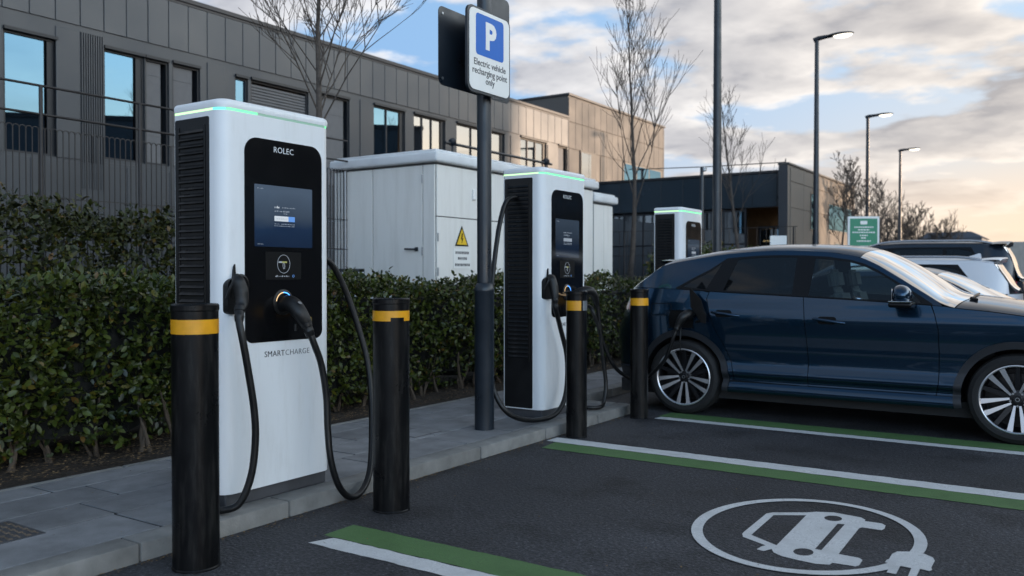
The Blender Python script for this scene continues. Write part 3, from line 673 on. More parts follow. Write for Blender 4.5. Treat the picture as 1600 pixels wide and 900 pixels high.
# ------------------------------------------------------------------ parking sign
t = thing('parking_sign', 'blue and white parking sign for electric vehicles on a dark post', 'sign', (-4.12, 5.78, KZ))
B = Vector(t.location)
MB().lathe([(.081,-.02),(.081,1.12),(.083,1.125),(.083,1.145),(.066,1.19),(.060,1.195),(.0605,1.2),(.0595,1.22),(.0595,4.3),(.0,4.3)], 36).build('post', M['pole'], t, 30)
fx = .13
mb = MB().prism(rrect(-.383,.166,2.71,3.342,.055,6), fx, fx+.004, 'x'); face = mb.build('sign_plate', M['sign_white'], t, 30)
MB().prism(rrect(-.300,.082,2.988,3.312,.03,5), fx+.003, fx+.0055, 'x').build('blue_square', M['sign_blue'], face, 30)
text_mb('P', .285, (fx+.0065,-.105,3.058), (0,1,0), (0,0,1), bold=.012, depth=.002).build('parking_letter', M['sign_white'], face, 0)
for i, ln in enumerate(('Electric vehicle','recharging point','only')):
    text_mb(ln, .073, (fx+.0048,-.108,2.905-.066*i), (0,1,0), (0,0,1), bold=.0006).build('sign_lettering', M['grey_text'], face, 0)
mb = MB().prism(rrect(-.402,.185,2.69,3.36,.06,6), fx-.024, fx-.001, 'x'); mb.build('backing_plate', M['pole'], t, 30)
mb = MB()
for z in (2.86, 3.2): mb.box(.05, fx-.02, -.05, .05, z-.02, z+.02)
mb.build('clamp', M['steel'], t, 0)
# two wider dark plates behind the face, back to back round the post
for s, y0, y1, z0, z1, xo in ((0, -.52, .02, 2.735, 3.345, -.062), (1, .06, .46, 2.735, 3.62, -.062)):
    MB().prism(rrect(y0, y1, z0, z1, (.06,.012,.012,.05) if s == 0 else (.012,.05,.05,.012), 5), xo-.004, xo, 'x').add([], []).build('rear_plate', M['pole'], t, 30)
mb = MB()
for y, z in ((-.47,2.79),(-.47,3.29),(.12,3.29)): mb.lathe([(.011,0),(.011,.004),(0,.005)], 12, Matrix.Translation((-.062,y,z)) @ Matrix.Rotation(rad(90),4,'Y'))
mb.build('bolts', M['steel'], t)
mb = MB(); mb.box(-.075,-.066,-.50,.44,3.24,3.28); mb.box(-.075,-.066,-.50,.44,2.82,2.86); mb.build('stiffening_rail', M['steel'], t, 0)
# ------------------------------------------------------------------ vehicles
def car_paint(name, col, metal=.55, rough=.28):
    m = mat(name, col, rough, metal, coat=.6, spec=.5); return m
M['paint_blue'] = car_paint('blue_car_paint', (.0095,.037,.074), .85, .22)
M['paint_white'] = car_paint('white_car_paint', (.62,.63,.66), 0., .3)
M['paint_black'] = car_paint('black_car_paint', (.012,.020,.033), .3, .25)
M['paint_navy'] = car_paint('dark_car_paint', (.010,.020,.040), .4, .28)
M['glass_front'] = glass('clear_car_glass', (.60,.76,.80), .0, .97)
M['glass_dark'] = glass('privacy_glass', (.07,.085,.10), .0, .85)
M['windscreen'] = glass('windscreen_glass', (.40,.47,.50), .0, .9)
M['trim'] = mat('gloss_black_trim', (.004,.004,.005), .3, spec=.25)
M['cladding'] = mat('dark_cladding', (.012,.014,.018), .5, bump=.05, bscale=400)
M['chrome'] = mat('chrome', (.55,.56,.58), .15, 1.)
M['alloy'] = mat('machined_alloy', (.62,.62,.64), .32, .85, rvar=.05)
M['alloy_dark'] = mat('dark_alloy', (.012,.012,.014), .3, .3)
M['tyre'] = mat('tyre_rubber', (.0055,.0055,.006), .75, bump=.1, bscale=120, var=.2)
M['seat'] = mat('grey_seat', (.06,.058,.055), .75); M['seat_light'] = mat('pale_seat_piping', (.25,.22,.19), .7)
M['cabin'] = mat('cabin_dark', (.01,.01,.011), .8)
M['tail'] = mat('tail_lens', (.25,.006,.01), .12, coat=1.)
M['rail'] = mat('silver_roof_rail', (.45,.47,.50), .25, .9)

class Car:
    """body surface as functions: half-width S(x,z) for the sides, cap Z(x,y) for everything above the shoulder"""
    def __init__(s, P):
        s.P = P; s.prof = interp(P['prof']); s.ze = interp(P['ze']); s.zb = interp(P['zb'])
        s.xr = interp(P['xr']); s.xf = interp(P['xf']); s.crown = interp(P['crown']); s.n = P.get('n', 2.5)
        s.x0r, s.x0f, s.tum = P['x0r'], P['x0f'], P.get('tum', .5)
    def S(s, x, z):
        hw = s.prof(z)
        if x < s.x0r:
            d = (s.x0r-x)/(s.x0r-s.xr(z)); hw *= max(0, 1-min(1, d)**s.n)**(1/s.n)
        elif x > s.x0f:
            d = (x-s.x0f)/(s.xf(z)-s.x0f); hw *= max(0, 1-min(1, d)**s.n)**(1/s.n)
        return hw
    def G(s, x, z):
        zb = s.zb(x); h = z-zb
        return s.S(x, zb)-.010-s.tum*h-.10*h*h
    def ye(s, x):
        return s.G(x, s.ze(x)) if s.ze(x) > s.zb(x) else s.S(x, s.ze(x))
    def cap(s, x, y):
        ye = max(.05, s.ye(x)); u = min(1, abs(y)/ye)
        return s.ze(x)+s.P.get('rim', .03)*(1-u**9)+s.crown(x)*(1-u**2.2)

def panel(parent, name, m, fn, outer, holes=(), off=0., sx=.07, sz=.02, flange=.014, gap=.0, both=True, shrink=None):
    """trim a side-view polygon out of the surface y=fn(x,z); mirrored onto both sides"""
    def dense(poly):
        out = []; n = len(poly)
        for i in range(n):
            a, b = poly[i], poly[(i+1) % n]
            k = max(1, int(max(abs(b[0]-a[0])/sx, abs(b[1]-a[1])/(sz*1.5))))
            out += [(a[0]+(b[0]-a[0])*j/k, a[1]+(b[1]-a[1])*j/k) for j in range(k)]
        return out
    def area(p): return sum(p[i][0]*p[(i+1) % len(p)][1]-p[(i+1) % len(p)][0]*p[i][1] for i in range(len(p)))/2
    def inset(poly, d):
        if area(poly) < 0: poly = poly[::-1]
        n = len(poly); out = []
        for i in range(n):
            a, b, c = Vector(poly[i-1]), Vector(poly[i]), Vector(poly[(i+1) % n])
            e1 = (b-a).normalized(); e2 = (c-b).normalized(); n1 = Vector((-e1.y, e1.x)); n2 = Vector((-e2.y, e2.x))
            q = (n1+n2); q = q.normalized() if q.length > 1e-6 else n1
            out.append(tuple(b+q*(d/max(.35, q.dot(n1)))))
        return out
    if gap: outer = inset(outer, gap)
    loops = [dense(outer)]+[dense(h) for h in holes]
    if area(loops[0]) < 0: loops[0] = loops[0][::-1]
    def inside(p, poly):
        c = False; n = len(poly); x, y = p
        for i in range(n):
            x0, y0 = poly[i]; x1, y1 = poly[(i+1) % n]
            if (y0 > y) != (y1 > y) and x < (x1-x0)*(y-y0)/(y1-y0)+x0: c = not c
        return c
    KZ_ = sx/sz
    pts = [p for lp in loops for p in lp]; edges = []; o = 0
    for lp in loops:
        edges += [(o+i, o+(i+1) % len(lp)) for i in range(len(lp))]; o += len(lp)
    B = np.array(pts)*(1, KZ_)
    xs = [p[0] for p in loops[0]]; zs = [p[1] for p in loops[0]]
    gx = np.arange(math.floor(min(xs)/sx)*sx, max(xs), sx); gz = np.arange(math.floor(min(zs)/sz)*sz, max(zs), sz)
    for i, x in enumerate(gx):
        for z in gz:
            if inside((x, z), loops[0]) and not any(inside((x, z), h) for h in loops[1:]):
                if np.min(np.abs(B[:,0]-x)+np.abs(B[:,1]-z*KZ_)) > sx*.45: pts.append((x, z))
    vs, _, fs, *_r = delaunay_2d_cdt([Vector((p[0], p[1]*KZ_)) for p in pts], edges, [], 0, 1e-6)
    V2 = [(v.x, v.y/KZ_) for v in vs]; F2 = []
    for f in fs:
        c = (sum(V2[i][0] for i in f)/3, sum(V2[i][1] for i in f)/3)
        if inside(c, loops[0]) and not any(inside(c, h) for h in loops[1:]): F2.append(tuple(f))
    def nrm(x, z):
        e = .004; dx = (fn(x+e, z)-fn(x-e, z))/(2*e); dz = (fn(x, z+e)-fn(x, z-e))/(2*e)
        return Vector((-dx, 1, -dz)).normalized()
    nv = len(V2); N2 = [nrm(x, z) for x, z in V2]
    P3 = [Vector((x, fn(x, z), z))+N2[i]*off for i, (x, z) in enumerate(V2)]
    cnt = {}
    for f in F2:
        for i in range(3):
            e = tuple(sorted((f[i], f[(i+1) % 3]))); cnt[e] = cnt.get(e, 0)+1
    bd = [e for e, c in cnt.items() if c == 1] if flange else []
    obs = []
    for sgn in ((-1, 1) if both else (-1,)):
        V = [(p.x, p.y*sgn, p.z) for p in P3]; NN = [(n.x, n.y*sgn, n.z) for n in N2]; Fc = []
        for f in F2:
            a, b, c = (Vector(V[i]) for i in f); q = (b-a).cross(c-a)
            Fc.append(f if q.dot(Vector(NN[f[0]])) > 0 else f[::-1])
        k = len(V)
        for (a, b) in bd:
            for i in (a, b):
                p = P3[i]-N2[i]*flange; V.append((p.x, p.y*sgn, p.z)); NN.append(NN[i])
            Fc.append((a, b, k+1, k)); k += 2
        me = bpy.data.meshes.new(name); me.from_pydata(V, [], Fc); me.materials.append(m)
        me.polygons.foreach_set('use_smooth', [True]*len(Fc)); me.update()
        me.normals_split_custom_set_from_vertices([tuple(n) for n in NN])
        ob = bpy.data.objects.new(name, me); COL.objects.link(ob); ob.parent = parent; obs.append(ob)
    return obs
def grid_part(parent, name, m, fn, us, vs, thick=0.012):
    """surface patch p=fn(u,v), double-sided shell with analytic smoothing left to the mesh"""
    nu, nv = len(us), len(vs); V = [fn(u, v) for v in vs for u in us]
    Fc = [(j*nu+i, j*nu+i+1, (j+1)*nu+i+1, (j+1)*nu+i) for j in range(nv-1) for i in range(nu-1)]
    mb = MB(); mb.add(V, Fc); return mb.build(name, m, parent, 60, fix=False)
def arc(cx, cz, r, a0, a1, n=20):
    return [(cx+r*math.cos(rad(a0+(a1-a0)*i/n)), cz+r*math.sin(rad(a0+(a1-a0)*i/n))) for i in range(n+1)]
def lin(a, b, n): return [a+(b-a)*i/(n-1) for i in range(n)]

def make_wheel(car, x, side, y_face, R=.362, rim=.272, style=1, wname='wheel'):
    w = bpy.data.objects.new(wname, None); COL.objects.link(w); w.parent = car; w.location = (x, side*y_face, R); w.empty_display_size = .1
    w.rotation_euler = (rad(90) if side < 0 else rad(-90), 0, 0)        # local +z points outwards
    T = Matrix()
    tw = .235
    prof = [(rim-.012,-tw+.02),(rim+.02,-tw+.005),(R-.03,-tw+.005),(R-.006,-tw+.03),(R,-tw+.06),(R,-.055),(R-.004,-.03),(R-.014,-.010),(R-.035,.000),(rim+.045,.006),(rim+.015,.003),(rim+.003,-.006),(rim-.012,-.02)]
    MB().lathe(prof, 72, caps=False).build('tyre', M['tyre'], w, 30)
    mb = MB().lathe([(rim+.002,-.012),(rim+.004,-.002),(rim-.004,.002),(rim-.012,-.004),(rim-.014,-.012)], 72, caps=False); rm = mb.build('rim', M['alloy'], w, 40)
    mb = MB().lathe([(rim-.012,-.004),(rim-.02,-.05),(rim-.035,-.16),(.0,-.165)], 56, caps=False)
    mb.lathe([(.20,-.12),(.20,-.10),(.06,-.095),(.0,-.095)], 40, caps=False)
    mb.build('barrel', M['alloy_dark'], w, 40)
    sil = MB(); drk = MB()
    for k in range(5):
        a = rad(90+72*k+(36 if style == 1 else 0)); ca, sa = math.cos(a), math.sin(a)
        Rm = Matrix(((ca,-sa,0,0),(sa,ca,0,0),(0,0,1,0),(0,0,0,1)))
        for s in (-1, 1):
            r0, r1 = .052, rim-.010
            def prof2(y0, y1, z, w0, w1): return [(r0, s*y0-w0, z-.030), (r1, s*y1-w1, z), (r1, s*y1+w1, z), (r0, s*y0+w0, z-.030)]
            top = prof2(.019, .052, -.006, .008, .022); low = [(p[0], p[1]*1.0, p[2]-.02) for p in prof2(.019,.052,-.006,.012,.026)]
            V = [Rm @ Vector(p) for p in top+low]
            sil.add(V[:4], [(0,1,2,3)]); drk.add(V, [(0,4,5,1),(2,6,7,3),(0,3,7,4),(1,5,6,2)])
        b = a+rad(36); cb, sb = math.cos(b), math.sin(b)
        Rb = Matrix(((cb,-sb,0,0),(sb,cb,0,0),(0,0,1,0),(0,0,0,1)))
        V = [Rb @ Vector(p) for p in ((.05,-.022,-.055),(rim-.012,-.016,-.03),(rim-.012,.016,-.03),(.05,.022,-.055))]+[Rb @ Vector(p) for p in ((.05,-.026,-.075),(rim-.012,-.02,-.055),(rim-.012,.02,-.055),(.05,.026,-.075))]
        drk.add(V, [(0,1,2,3),(0,4,5,1),(2,6,7,3)])
    sil.build('spokes', M['alloy'], w, 0, fix=False); drk.build('spoke_backs', M['alloy_dark'], w, 0)
    hb = MB().lathe([(.075,-.06),(.072,-.042),(.055,-.036),(.034,-.034),(.034,-.022),(.030,-.018),(0,-.018)], 32, caps=False).lathe([(.016,-.0175),(.016,-.0155),(.012,-.0155),(.012,-.0175)], 16, caps=False, mi=1).build('hub_cap', [M['alloy_dark'], M['steel']], w, 40)
    if style == 1:
        for k in range(5):
            a = rad(54+72*k); MB().lathe([(.009,-.045),(.009,-.030),(0,-.030)], 8, Matrix.Translation((.053*math.cos(a), .053*math.sin(a), 0))).build('wheel_nut', M['steel'], w, 0)
    return w

def common_lower(t, C, P, arch_r=.405, cl=True):
    """inner dark shell, wheel wells, floor, cap bodies, bumpers"""
    wb = P['wb']; mb = MB()
    x0, x1 = P['xr'][0][1]+.12, P['xf'][0][1]-.12; hw = .80*P['w']
    mb.box(x0, x1, -hw+.02, hw-.02, .17, .30)
    for wx in (0, wb):
        for s in (-1, 1):
            seg = arc(wx, .365, arch_r+.012, -8, 188, 24); ya, yb = s*(C.S(wx, .7)-.02), s*.45
            V = [(x, ya, z) for x, z in seg]+[(x, yb, z) for x, z in seg]; n = len(seg)
            mb.add(V, [(i, i+1, n+i+1, n+i) for i in range(n-1)])
            mb.add([(x, yb, z) for x, z in seg], [tuple(range(n))])
    mb.build('underbody', M['cabin'], t, 0, fix=False)
    # ends: bumper skins wrap right round
    zr = lin(.24, C.zb(P['xs'][0])-.002, 26); zf = lin(.24, C.ze(P['xs'][1])-.002, 26)
    def rear(u, z):
        x0, xr = C.x0r, C.xr(z); d0 = (x0-P['xs'][0])/(x0-xr); f0 = math.asin(min(1, d0**(C.n/2))); f = f0+(math.pi/2-f0)*(1-abs(u)); f = min(f, math.pi/2)
        hw = C.prof(z); return (x0-(x0-xr)*math.sin(f)**(2/C.n), math.copysign(hw*max(0, math.cos(f))**(2/C.n), u), z)
    def front(u, z):
        x0, xf = C.x0f, C.xf(z); d0 = (P['xs'][1]-x0)/(xf-x0); f0 = math.asin(min(1, d0**(C.n/2))); f = f0+(math.pi/2-f0)*(1-abs(u)); f = min(f, math.pi/2)
        hw = C.prof(z); return (x0+(xf-x0)*math.sin(f)**(2/C.n), math.copysign(hw*max(0, math.cos(f))**(2/C.n), u), z)
    us = [math.copysign(1-(1-abs(k))**1.0, k) for k in lin(-1, 1, 61)]
    zs = .62
    grid_part(t, 'rear_bumper', P['paint'], rear, us, [z for z in zr if z <= zs+.03])
    grid_part(t, 'tailgate', P['paint'], rear, us, [z for z in zr if z >= zs-.012])
    grid_part(t, 'front_bumper', P['paint'], front, us, zf)
    g = MB()
    def fp(u, z, o): p = front(u, z); return (p[0]+o, p[1], p[2])
    uu = lin(-.42, .42, 21); zz = lin(.42, .74, 8)
    grid_part(t, 'grille', M['trim'], lambda u, z: fp(u, z, .006), uu, zz)
    for s in (-1, 1):
        grid_part(t, 'headlight', M['chrome'], lambda u, z: fp(s*u, z, .005), lin(.55, .93, 12), lin(.70, .80, 4))
        grid_part(t, 'tail_light', M['tail'], lambda u, z: tuple(Vector(rear(s*u, z))*Vector((1,1,1))+Vector((-.006, s*.006, 0))) if False else (rear(s*u,z)[0]-.006, rear(s*u,z)[1]+s*.004, z), lin(.50, 1.0, 14), lin(*P['tail'], 5))
        grid_part(t, 'lower_valance', M['cladding'], lambda u, z: (rear(s*u, z)[0]-.004, rear(s*u, z)[1]+s*.003, z), lin(0, 1, 24), lin(.24, .42, 5))
    # upper skins
    def capf(b0, b1):
        return lambda u, r: (lambda x, q: (x, u*max(.05, C.ye(x)), C.cap(x, u*C.ye(x))))(r[0]+r[1]*(1-u*u), 0)
    us = [math.sin(math.pi/2*k) for k in lin(-1, 1, 41)]
    for name, m, rows in P['caps']:
        (a, ba), (b, bb), n = rows
        grid_part(t, name, m, capf(0, 0), us, [(a+(b-a)*k/(n-1), ba+(bb-ba)*k/(n-1)) for k in range(n)])
def interior(t, xs, zf=.32, roof=1.45, wid=.60):
    mb = MB()
    for x in xs:
        for y in (-.37, .37):
            mb.rbox(x-.05, x+.50, y-.25, y+.25, zf+.08, zf+.30, .06, 3)
            bm = bmesh.new(); bmesh.ops.create_cube(bm, size=1)
            for v in bm.verts: v.co = Vector((v.co.x*.15*(1 if v.co.z < 0 else .75), v.co.y*(.48 if v.co.z < 0 else .40), v.co.z*.66))
            bmesh.ops.bevel(bm, geom=bm.edges[:], offset=.05, segments=3, affect='EDGES')
            mb.addbm(bm, 0, Matrix.Translation((x-.12, y, zf+.58)) @ Matrix.Rotation(rad(-14), 4, 'Y'))
            bm = bmesh.new(); bmesh.ops.create_cube(bm, size=1)
            for v in bm.verts: v.co = Vector((v.co.x*.10, v.co.y*.26, v.co.z*.19))
            bmesh.ops.bevel(bm, geom=bm.edges[:], offset=.035, segments=3, affect='EDGES')
            mb.addbm(bm, 0, Matrix.Translation((x-.22, y, zf+.99)) @ Matrix.Rotation(rad(-10), 4, 'Y'))
    mb.build('seats', M['seat'], t, 40)
    mb = MB()
    mb.rbox(xs[-1]+.72, xs[-1]+1.12, -.66, .66, .62, .96, .05, 2)
    mb.tube([(xs[-1]+.60+.05*math.sin(k*math.pi/12), .36+.18*math.cos(k*math.pi/12), .93+.17*math.sin(k*math.pi/12)) for k in range(25)], .015, 8)
    mb.box(xs[0]-.6, xs[-1]+.75, -.70, .70, .28, .33)
    mb.build('dashboard', M['cabin'], t, 40)

# ---- the blue car
P = dict(w=1., wb=2.81, paint=M['paint_blue'], x0r=-.14, x0f=2.75, xs=(-.50, 3.30), n=2.8, tum=.50, tail=(1.00,1.07),
    prof=[(.22,.86),(.26,.902),(.295,.914),(.33,.903),(.365,.882),(.395,.892),(.425,.918),(.445,.920),(.48,.906),(.545,.886),(.62,.889),(.72,.902),(.82,.918),(.90,.928),(.955,.931),(.985,.927),(1.04,.914),(1.10,.903),(1.16,.889),(1.24,.868)],
    zb=[(-.75,1.235),(-.09,1.215),(.25,1.195),(1.05,1.158),(1.6,1.132),(2.17,1.100),(2.3,1.092),(2.6,1.07),(3.6,.9)],
    ze=[(-.74,1.185),(-.62,1.225),(-.42,1.34),(-.27,1.445),(.03,1.505),(.39,1.556),(.80,1.580),(.95,1.578),(1.30,1.560),(1.56,1.515),(1.70,1.458),(1.88,1.352),(2.17,1.172),(2.27,1.112),(2.36,1.085),(2.6,1.062),(3.0,1.005),(3.3,.935),(3.5,.86),(3.62,.78)],
    crown=[(-.74,.03),(-.5,.06),(-.27,.035),(.2,.045),(1.2,.05),(1.6,.07),(2.0,.10),(2.35,.075),(2.8,.06),(3.4,.05),(3.6,.02)],
    xr=[(.24,-.84),(.39,-.91),(.60,-.935),(.74,-.94),(.86,-.90),(1.05,-.83),(1.2,-.77),(1.3,-.72)],
    xf=[(.24,3.56),(.45,3.66),(.70,3.68),(.85,3.66),(1.0,3.60),(1.1,3.55)],
    caps=[('roof', M['paint_blue'], ((-.27,-.02),(1.58,.06),30)), ('windscreen', M['windscreen'], ((1.585,.06),(2.36,.12),22)), ('hood', M['paint_blue'], ((2.37,.12),(3.50,.10),30)),
          ('rear_window', M['glass_dark'], ((-.64,-.03),(-.30,-.03),10))])
car = thing('parked_car', 'dark blue coupe-shaped car plugged in at its rear wheel, side on', 'car', (-3.268, 8.81, 0))
C = Car(P); common_lower(car, C, P)
zbl = lambda x: C.zb(x)
def top_edge(xa, xb, n=14, d=-.0): return [(x, zbl(x)+d) for x in lin(xa, xb, n)]
AR = .405; wz = .365
S = C.S
# dark skin under the panels so the shut lines read dark
base = [(-.5,.25),(-.385,.25)]+arc(0, wz, AR, 180+16, -16, 26)[1:-1]+[(.40,.25),(2.41,.25)]+arc(2.81, wz, AR, 180+16, -16, 26)[1:-1]+[(3.22,.25),(3.3,.25),(3.3,.93),(3.0,1.0)]+[(x, zbl(x)) for x in lin(2.6,-.5,20)]
panel(car, 'inner_skin', M['black'], S, base, off=-.010, sx=.09, sz=.03, flange=0)
arc_r_front = arc(0, wz, AR, -16, 64, 10)   # from lower front of the rear arch upwards
# rear quarter: behind the rear door cut
cut = [(.255,1.185),(.235,1.13),(.262,1.02),(.315,.86),(.405,.69),(.468,.56),(.50,.45),(.505,.36)]
quarter = [(-.5,.25),(-.385,.25)]+arc(0, wz, AR, 196, -2, 28)[1:]+[(.505,.36)]+cut[::-1][1:]+top_edge(.25,-.5)[1:]
port = rrect(-.140,.112,.842,1.008,.035,4)
panel(car, 'rear_quarter', M['paint_blue'], S, quarter, [port], gap=.0032)
rdoor = cut[::-1]+top_edge(.258,1.14)+[(1.155,1.0),(1.172,.80),(1.186,.60),(1.188,.45),(1.184,.352)]
rd = panel(car, 'rear_door', M['paint_blue'], S, rdoor, gap=.0032)
fdoor = [(1.184,.352),(1.188,.45),(1.186,.60),(1.172,.80),(1.155,1.0)]+top_edge(1.14,2.185)+[(2.215,1.02),(2.243,.90),(2.248,.70),(2.245,.45),(2.225,.352)]
fd = panel(car, 'front_door', M['paint_blue'], S, fdoor, gap=.0032)
fender = [(2.225,.352),(2.245,.45),(2.248,.70),(2.243,.90),(2.215,1.02),(2.19,1.098)]+[(x, min(zbl(x), C.ze(x)-.003)) for x in lin(2.28,3.3,14)]+[(3.3,.25),(3.22,.25)]+arc(2.81, wz, AR, -16, 182, 28)[1:]+[(2.36,.352)]
panel(car, 'front_fender', M['paint_blue'], S, fender, gap=.0032)
sill = [(.405,.352),(.43,.25),(2.38,.25),(2.405,.352)]
panel(car, 'sill', M['paint_blue'], S, sill, gap=.0032, sz=.012)
for wx in (0, 2.81):
    ring = arc(wx, wz, AR-.004, -14, 194, 40)+arc(wx, wz, AR+.055, 193, -13, 40)
    panel(car, 'arch_cladding', M['cladding'], S, ring, off=.010, sx=.04, sz=.012, flange=.03)
# side glass
G = C.G
ztop = lambda x, d: C.ze(x)-d
opening = [(x, zbl(x)+.008) for x in lin(-.10, 2.20, 24)]+[(x, ztop(x,.042)) for x in (2.10,1.98,1.86,1.74,1.62,1.5,1.3,1.1,.9,.7,.5,.37)]+[(.22,1.405),(.06,1.318)]
outer = [(x, zbl(x)+.001) for x in lin(-.60, 2.27, 26)]+[(x, ztop(x,.0)) for x in (2.22,2.1,1.98,1.86,1.74,1.62,1.5,1.3,1.1,.9,.7,.5,.3,.1,-.1,-.27,-.36,-.45,-.54)]
panel(car, 'roof_side', M['paint_blue'], G, outer, [opening], sx=.06, sz=.02, flange=.0)
q = [(-.035,1.238),(.215,1.212),(.335,1.476),(.235,1.393),(.075,1.306)]
r = [(.385,1.204),(1.032,1.172),(1.032,ztop(1.03,.058)),(.9,ztop(.9,.057)),(.7,ztop(.7,.058)),(.52,ztop(.52,.060)),(.475,ztop(.475,.065))]
f = [(1.180,1.163),(2.11,1.118),(2.04,ztop(2.04,.062)),(1.9,ztop(1.9,.06)),(1.76,ztop(1.76,.06)),(1.62,ztop(1.62,.06)),(1.5,ztop(1.5,.06)),(1.3,ztop(1.3,.06)),(1.195,ztop(1.195,.06))]
panel(car, 'window_frame', M['trim'], G, opening, [q, r, f], off=.002, sx=.06, sz=.02, flange=.012)
panel(car, 'quarter_window', M['glass_dark'], G, q, off=-.003, sx=.06, sz=.03, flange=0)
panel(car, 'rear_side_window', M['glass_dark'], G, r, off=-.003, sx=.06, sz=.03, flange=0)
panel(car, 'front_side_window', M['glass_front'], G, f, off=-.003, sx=.06, sz=.03, flange=0)
strip_ = [(x, zbl(x)+.000) for x in lin(-.08, 2.19, 24)]+[(x, zbl(x)+.010) for x in lin(2.19, -.08, 24)]
panel(car, 'waist_strip', M['trim'], G, strip_, off=.006, sx=.08, sz=.01, flange=.01)
# spoiler
def spo(u, v): # v runs 0..1 round the lip
    x = -.30+.02*u*u; w = .62
    prof_ = [(.10,.004),(0,.012),(-.07,.010),(-.075,-.004),(-.02,-.022),(.05,-.03)]; a, b = prof_[int(round(v))]
    return (x+a, u*w, C.cap(-.25, u*w)+b)
grid_part(car, 'roof_spoiler', M['paint_blue'], spo, lin(-1,1,25), [0,1,2,3,4,5])
interior(car, [.62, 1.52])
for s in (-1, 1):
    for dr, x0, z0, tilt in ((rd, .30, 1.000, -.10), (fd, 1.245, .962, -.10)):
        parent = dr[0 if s < 0 else 1]
        y = s*(S(x0+.15, z0)+.022); mb = MB()
        def hp(dx, dz): return (x0+dx, y+s*0, z0+dz-.12*dx)
        mb.tube([(x0-.005, s*(S(x0,z0)+.004), z0+.001), (x0+.02, y, z0-.001), (x0+.13, y+s*.004, z0-.014), (x0+.235, y, z0-.027), (x0+.262, s*(S(x0+.26,z0)+.004), z0-.031)], [.012,.014,.015,.014,.012], 10, squash=1)
        mb.build('handle', M['paint_blue'], parent, 60)
        sc_ = rrect(x0+.03, x0+.19, z0-.045, z0+.022, .028, 5)
        for k in panel(car, 'handle_recess', M['black'], S, sc_, off=.0012, sx=.03, sz=.01, flange=0, both=False) if s < 0 else []: k.parent = parent  # flat black patch on the door, painting the shade behind the handle
    # door mirror
    bm = bmesh.new(); bmesh.ops.create_uvsphere(bm, u_segments=28, v_segments=18, radius=1)
    for v in bm.verts:
        x, yy, z = v.co
        v.co = Vector((x*.085+.02*(abs(yy)), yy*.135, z*.088)) if True else v.co
        if v.co.x < -.045: v.co.x = -.045
    mr = MB().addbm(bm, 0, Matrix.Translation((1.97, s*1.035, 1.182))).build('door_mirror', M['paint_blue'], car, 50)
    mb = MB().rbox(1.895, 2.075, min(s*.92,s*1.165), max(s*.92,s*1.165), 1.082, 1.128, .02, 3); mb.rbox(1.95,2.06,min(s*.86,s*.97),max(s*.86,s*.97),1.075,1.115,.012,2)
    mb.build('mirror_base', M['trim'], mr, 40)
    MB().rbox(1.918,1.926,min(s*.93,s*1.14),max(s*.93,s*1.14),1.12,1.24,.003,1).build('mirror_glass', M['chrome'], mr, 0)
    MB().rbox(1.90,2.078,min(s*1.05,s*1.171),max(s*1.05,s*1.171),1.1285,1.137,.003,1).build('indicator', M['chrome'], mr, 0)
    for x in (0, 2.81): make_wheel(car, x, s, .905, style=1)
# charge port on the near side: recess, inlet, open flap; fuel-style outline behind it
y = -S(.0,.92); mb = MB()
mb.box(-.145,.118,y+.070,y+.075,.836,1.014)
for (a, b, c_, d) in ((-.145,.118,1.006,1.012),(-.145,.118,.838,.844),(-.144,-.138,.845,1.005),(.110,.116,.845,1.005)): mb.box(a, b, y+.006, y+.0695, c_, d)
po = mb.build('charge_port', M['black'], car, 0)
MB().lathe([(.050,0),(.050,.05),(.040,.05),(.036,.02),(0,.02)], 28, Matrix.Translation((.075,y+.0695,.955)) @ Matrix.Rotation(rad(90),4,'X'), caps=False).build('charge_inlet', M['black_plastic'], po, 40)
outl = [(-.120,.305),(-.108,.312),(-.076,.276),(-.005,.204),(.020,.125),(.052,.053),(.040,-.021),(-.005,-.016),(-.075,.080),(-.114,.134)]
mb = MB(); mb.prism(outl, -.006, .006, 'y'); mb.prism([(.015,.11),(.055,.06),(.05,-.02),(.01,-.01)], -.022, -.0065, 'y')
fo = mb.build('charge_flap', M['black_plastic'], car, 30); fo.location = (.218, y-.045, .915); fo.rotation_euler = (rad(3), 0, rad(-8))
MB().tube([(-.10,.055,-.02),(-.06,.02,-.01),(-.01,.012,.0)], .012, 8).build('flap_hinge', M['black_plastic'], fo, 30)
MB().tube([(-.005,y-.008,.835),(-.004,y-.03,.79),(-.006,y-.03,.70),(-.008,y-.02,.60)], [.009,.009,.006,.007], 8).build('dust_cap_cord', M['black_plastic'], po, 40)
ol = rrect(-.335,-.115,.955,1.075,.03,5)
panel(car, 'filler_outline', M['black'], S, ol, [rrect(-.328,-.122,.962,1.068,.026,5)], off=.0008, sx=.05, sz=.02, flange=0, both=False)
mb = MB(); mb.tube([(2.36+.10,y_,C.cap(2.47,y_)+.012) for y_ in lin(-.62,-.05,8)], .010, 6); mb.tube([(2.45,-.62,C.cap(2.45,-.62)+.012),(2.50,-.66,C.cap(2.5,-.66)+.01)], .014, 6); mb.build('wiper', M['trim'], car, 30)

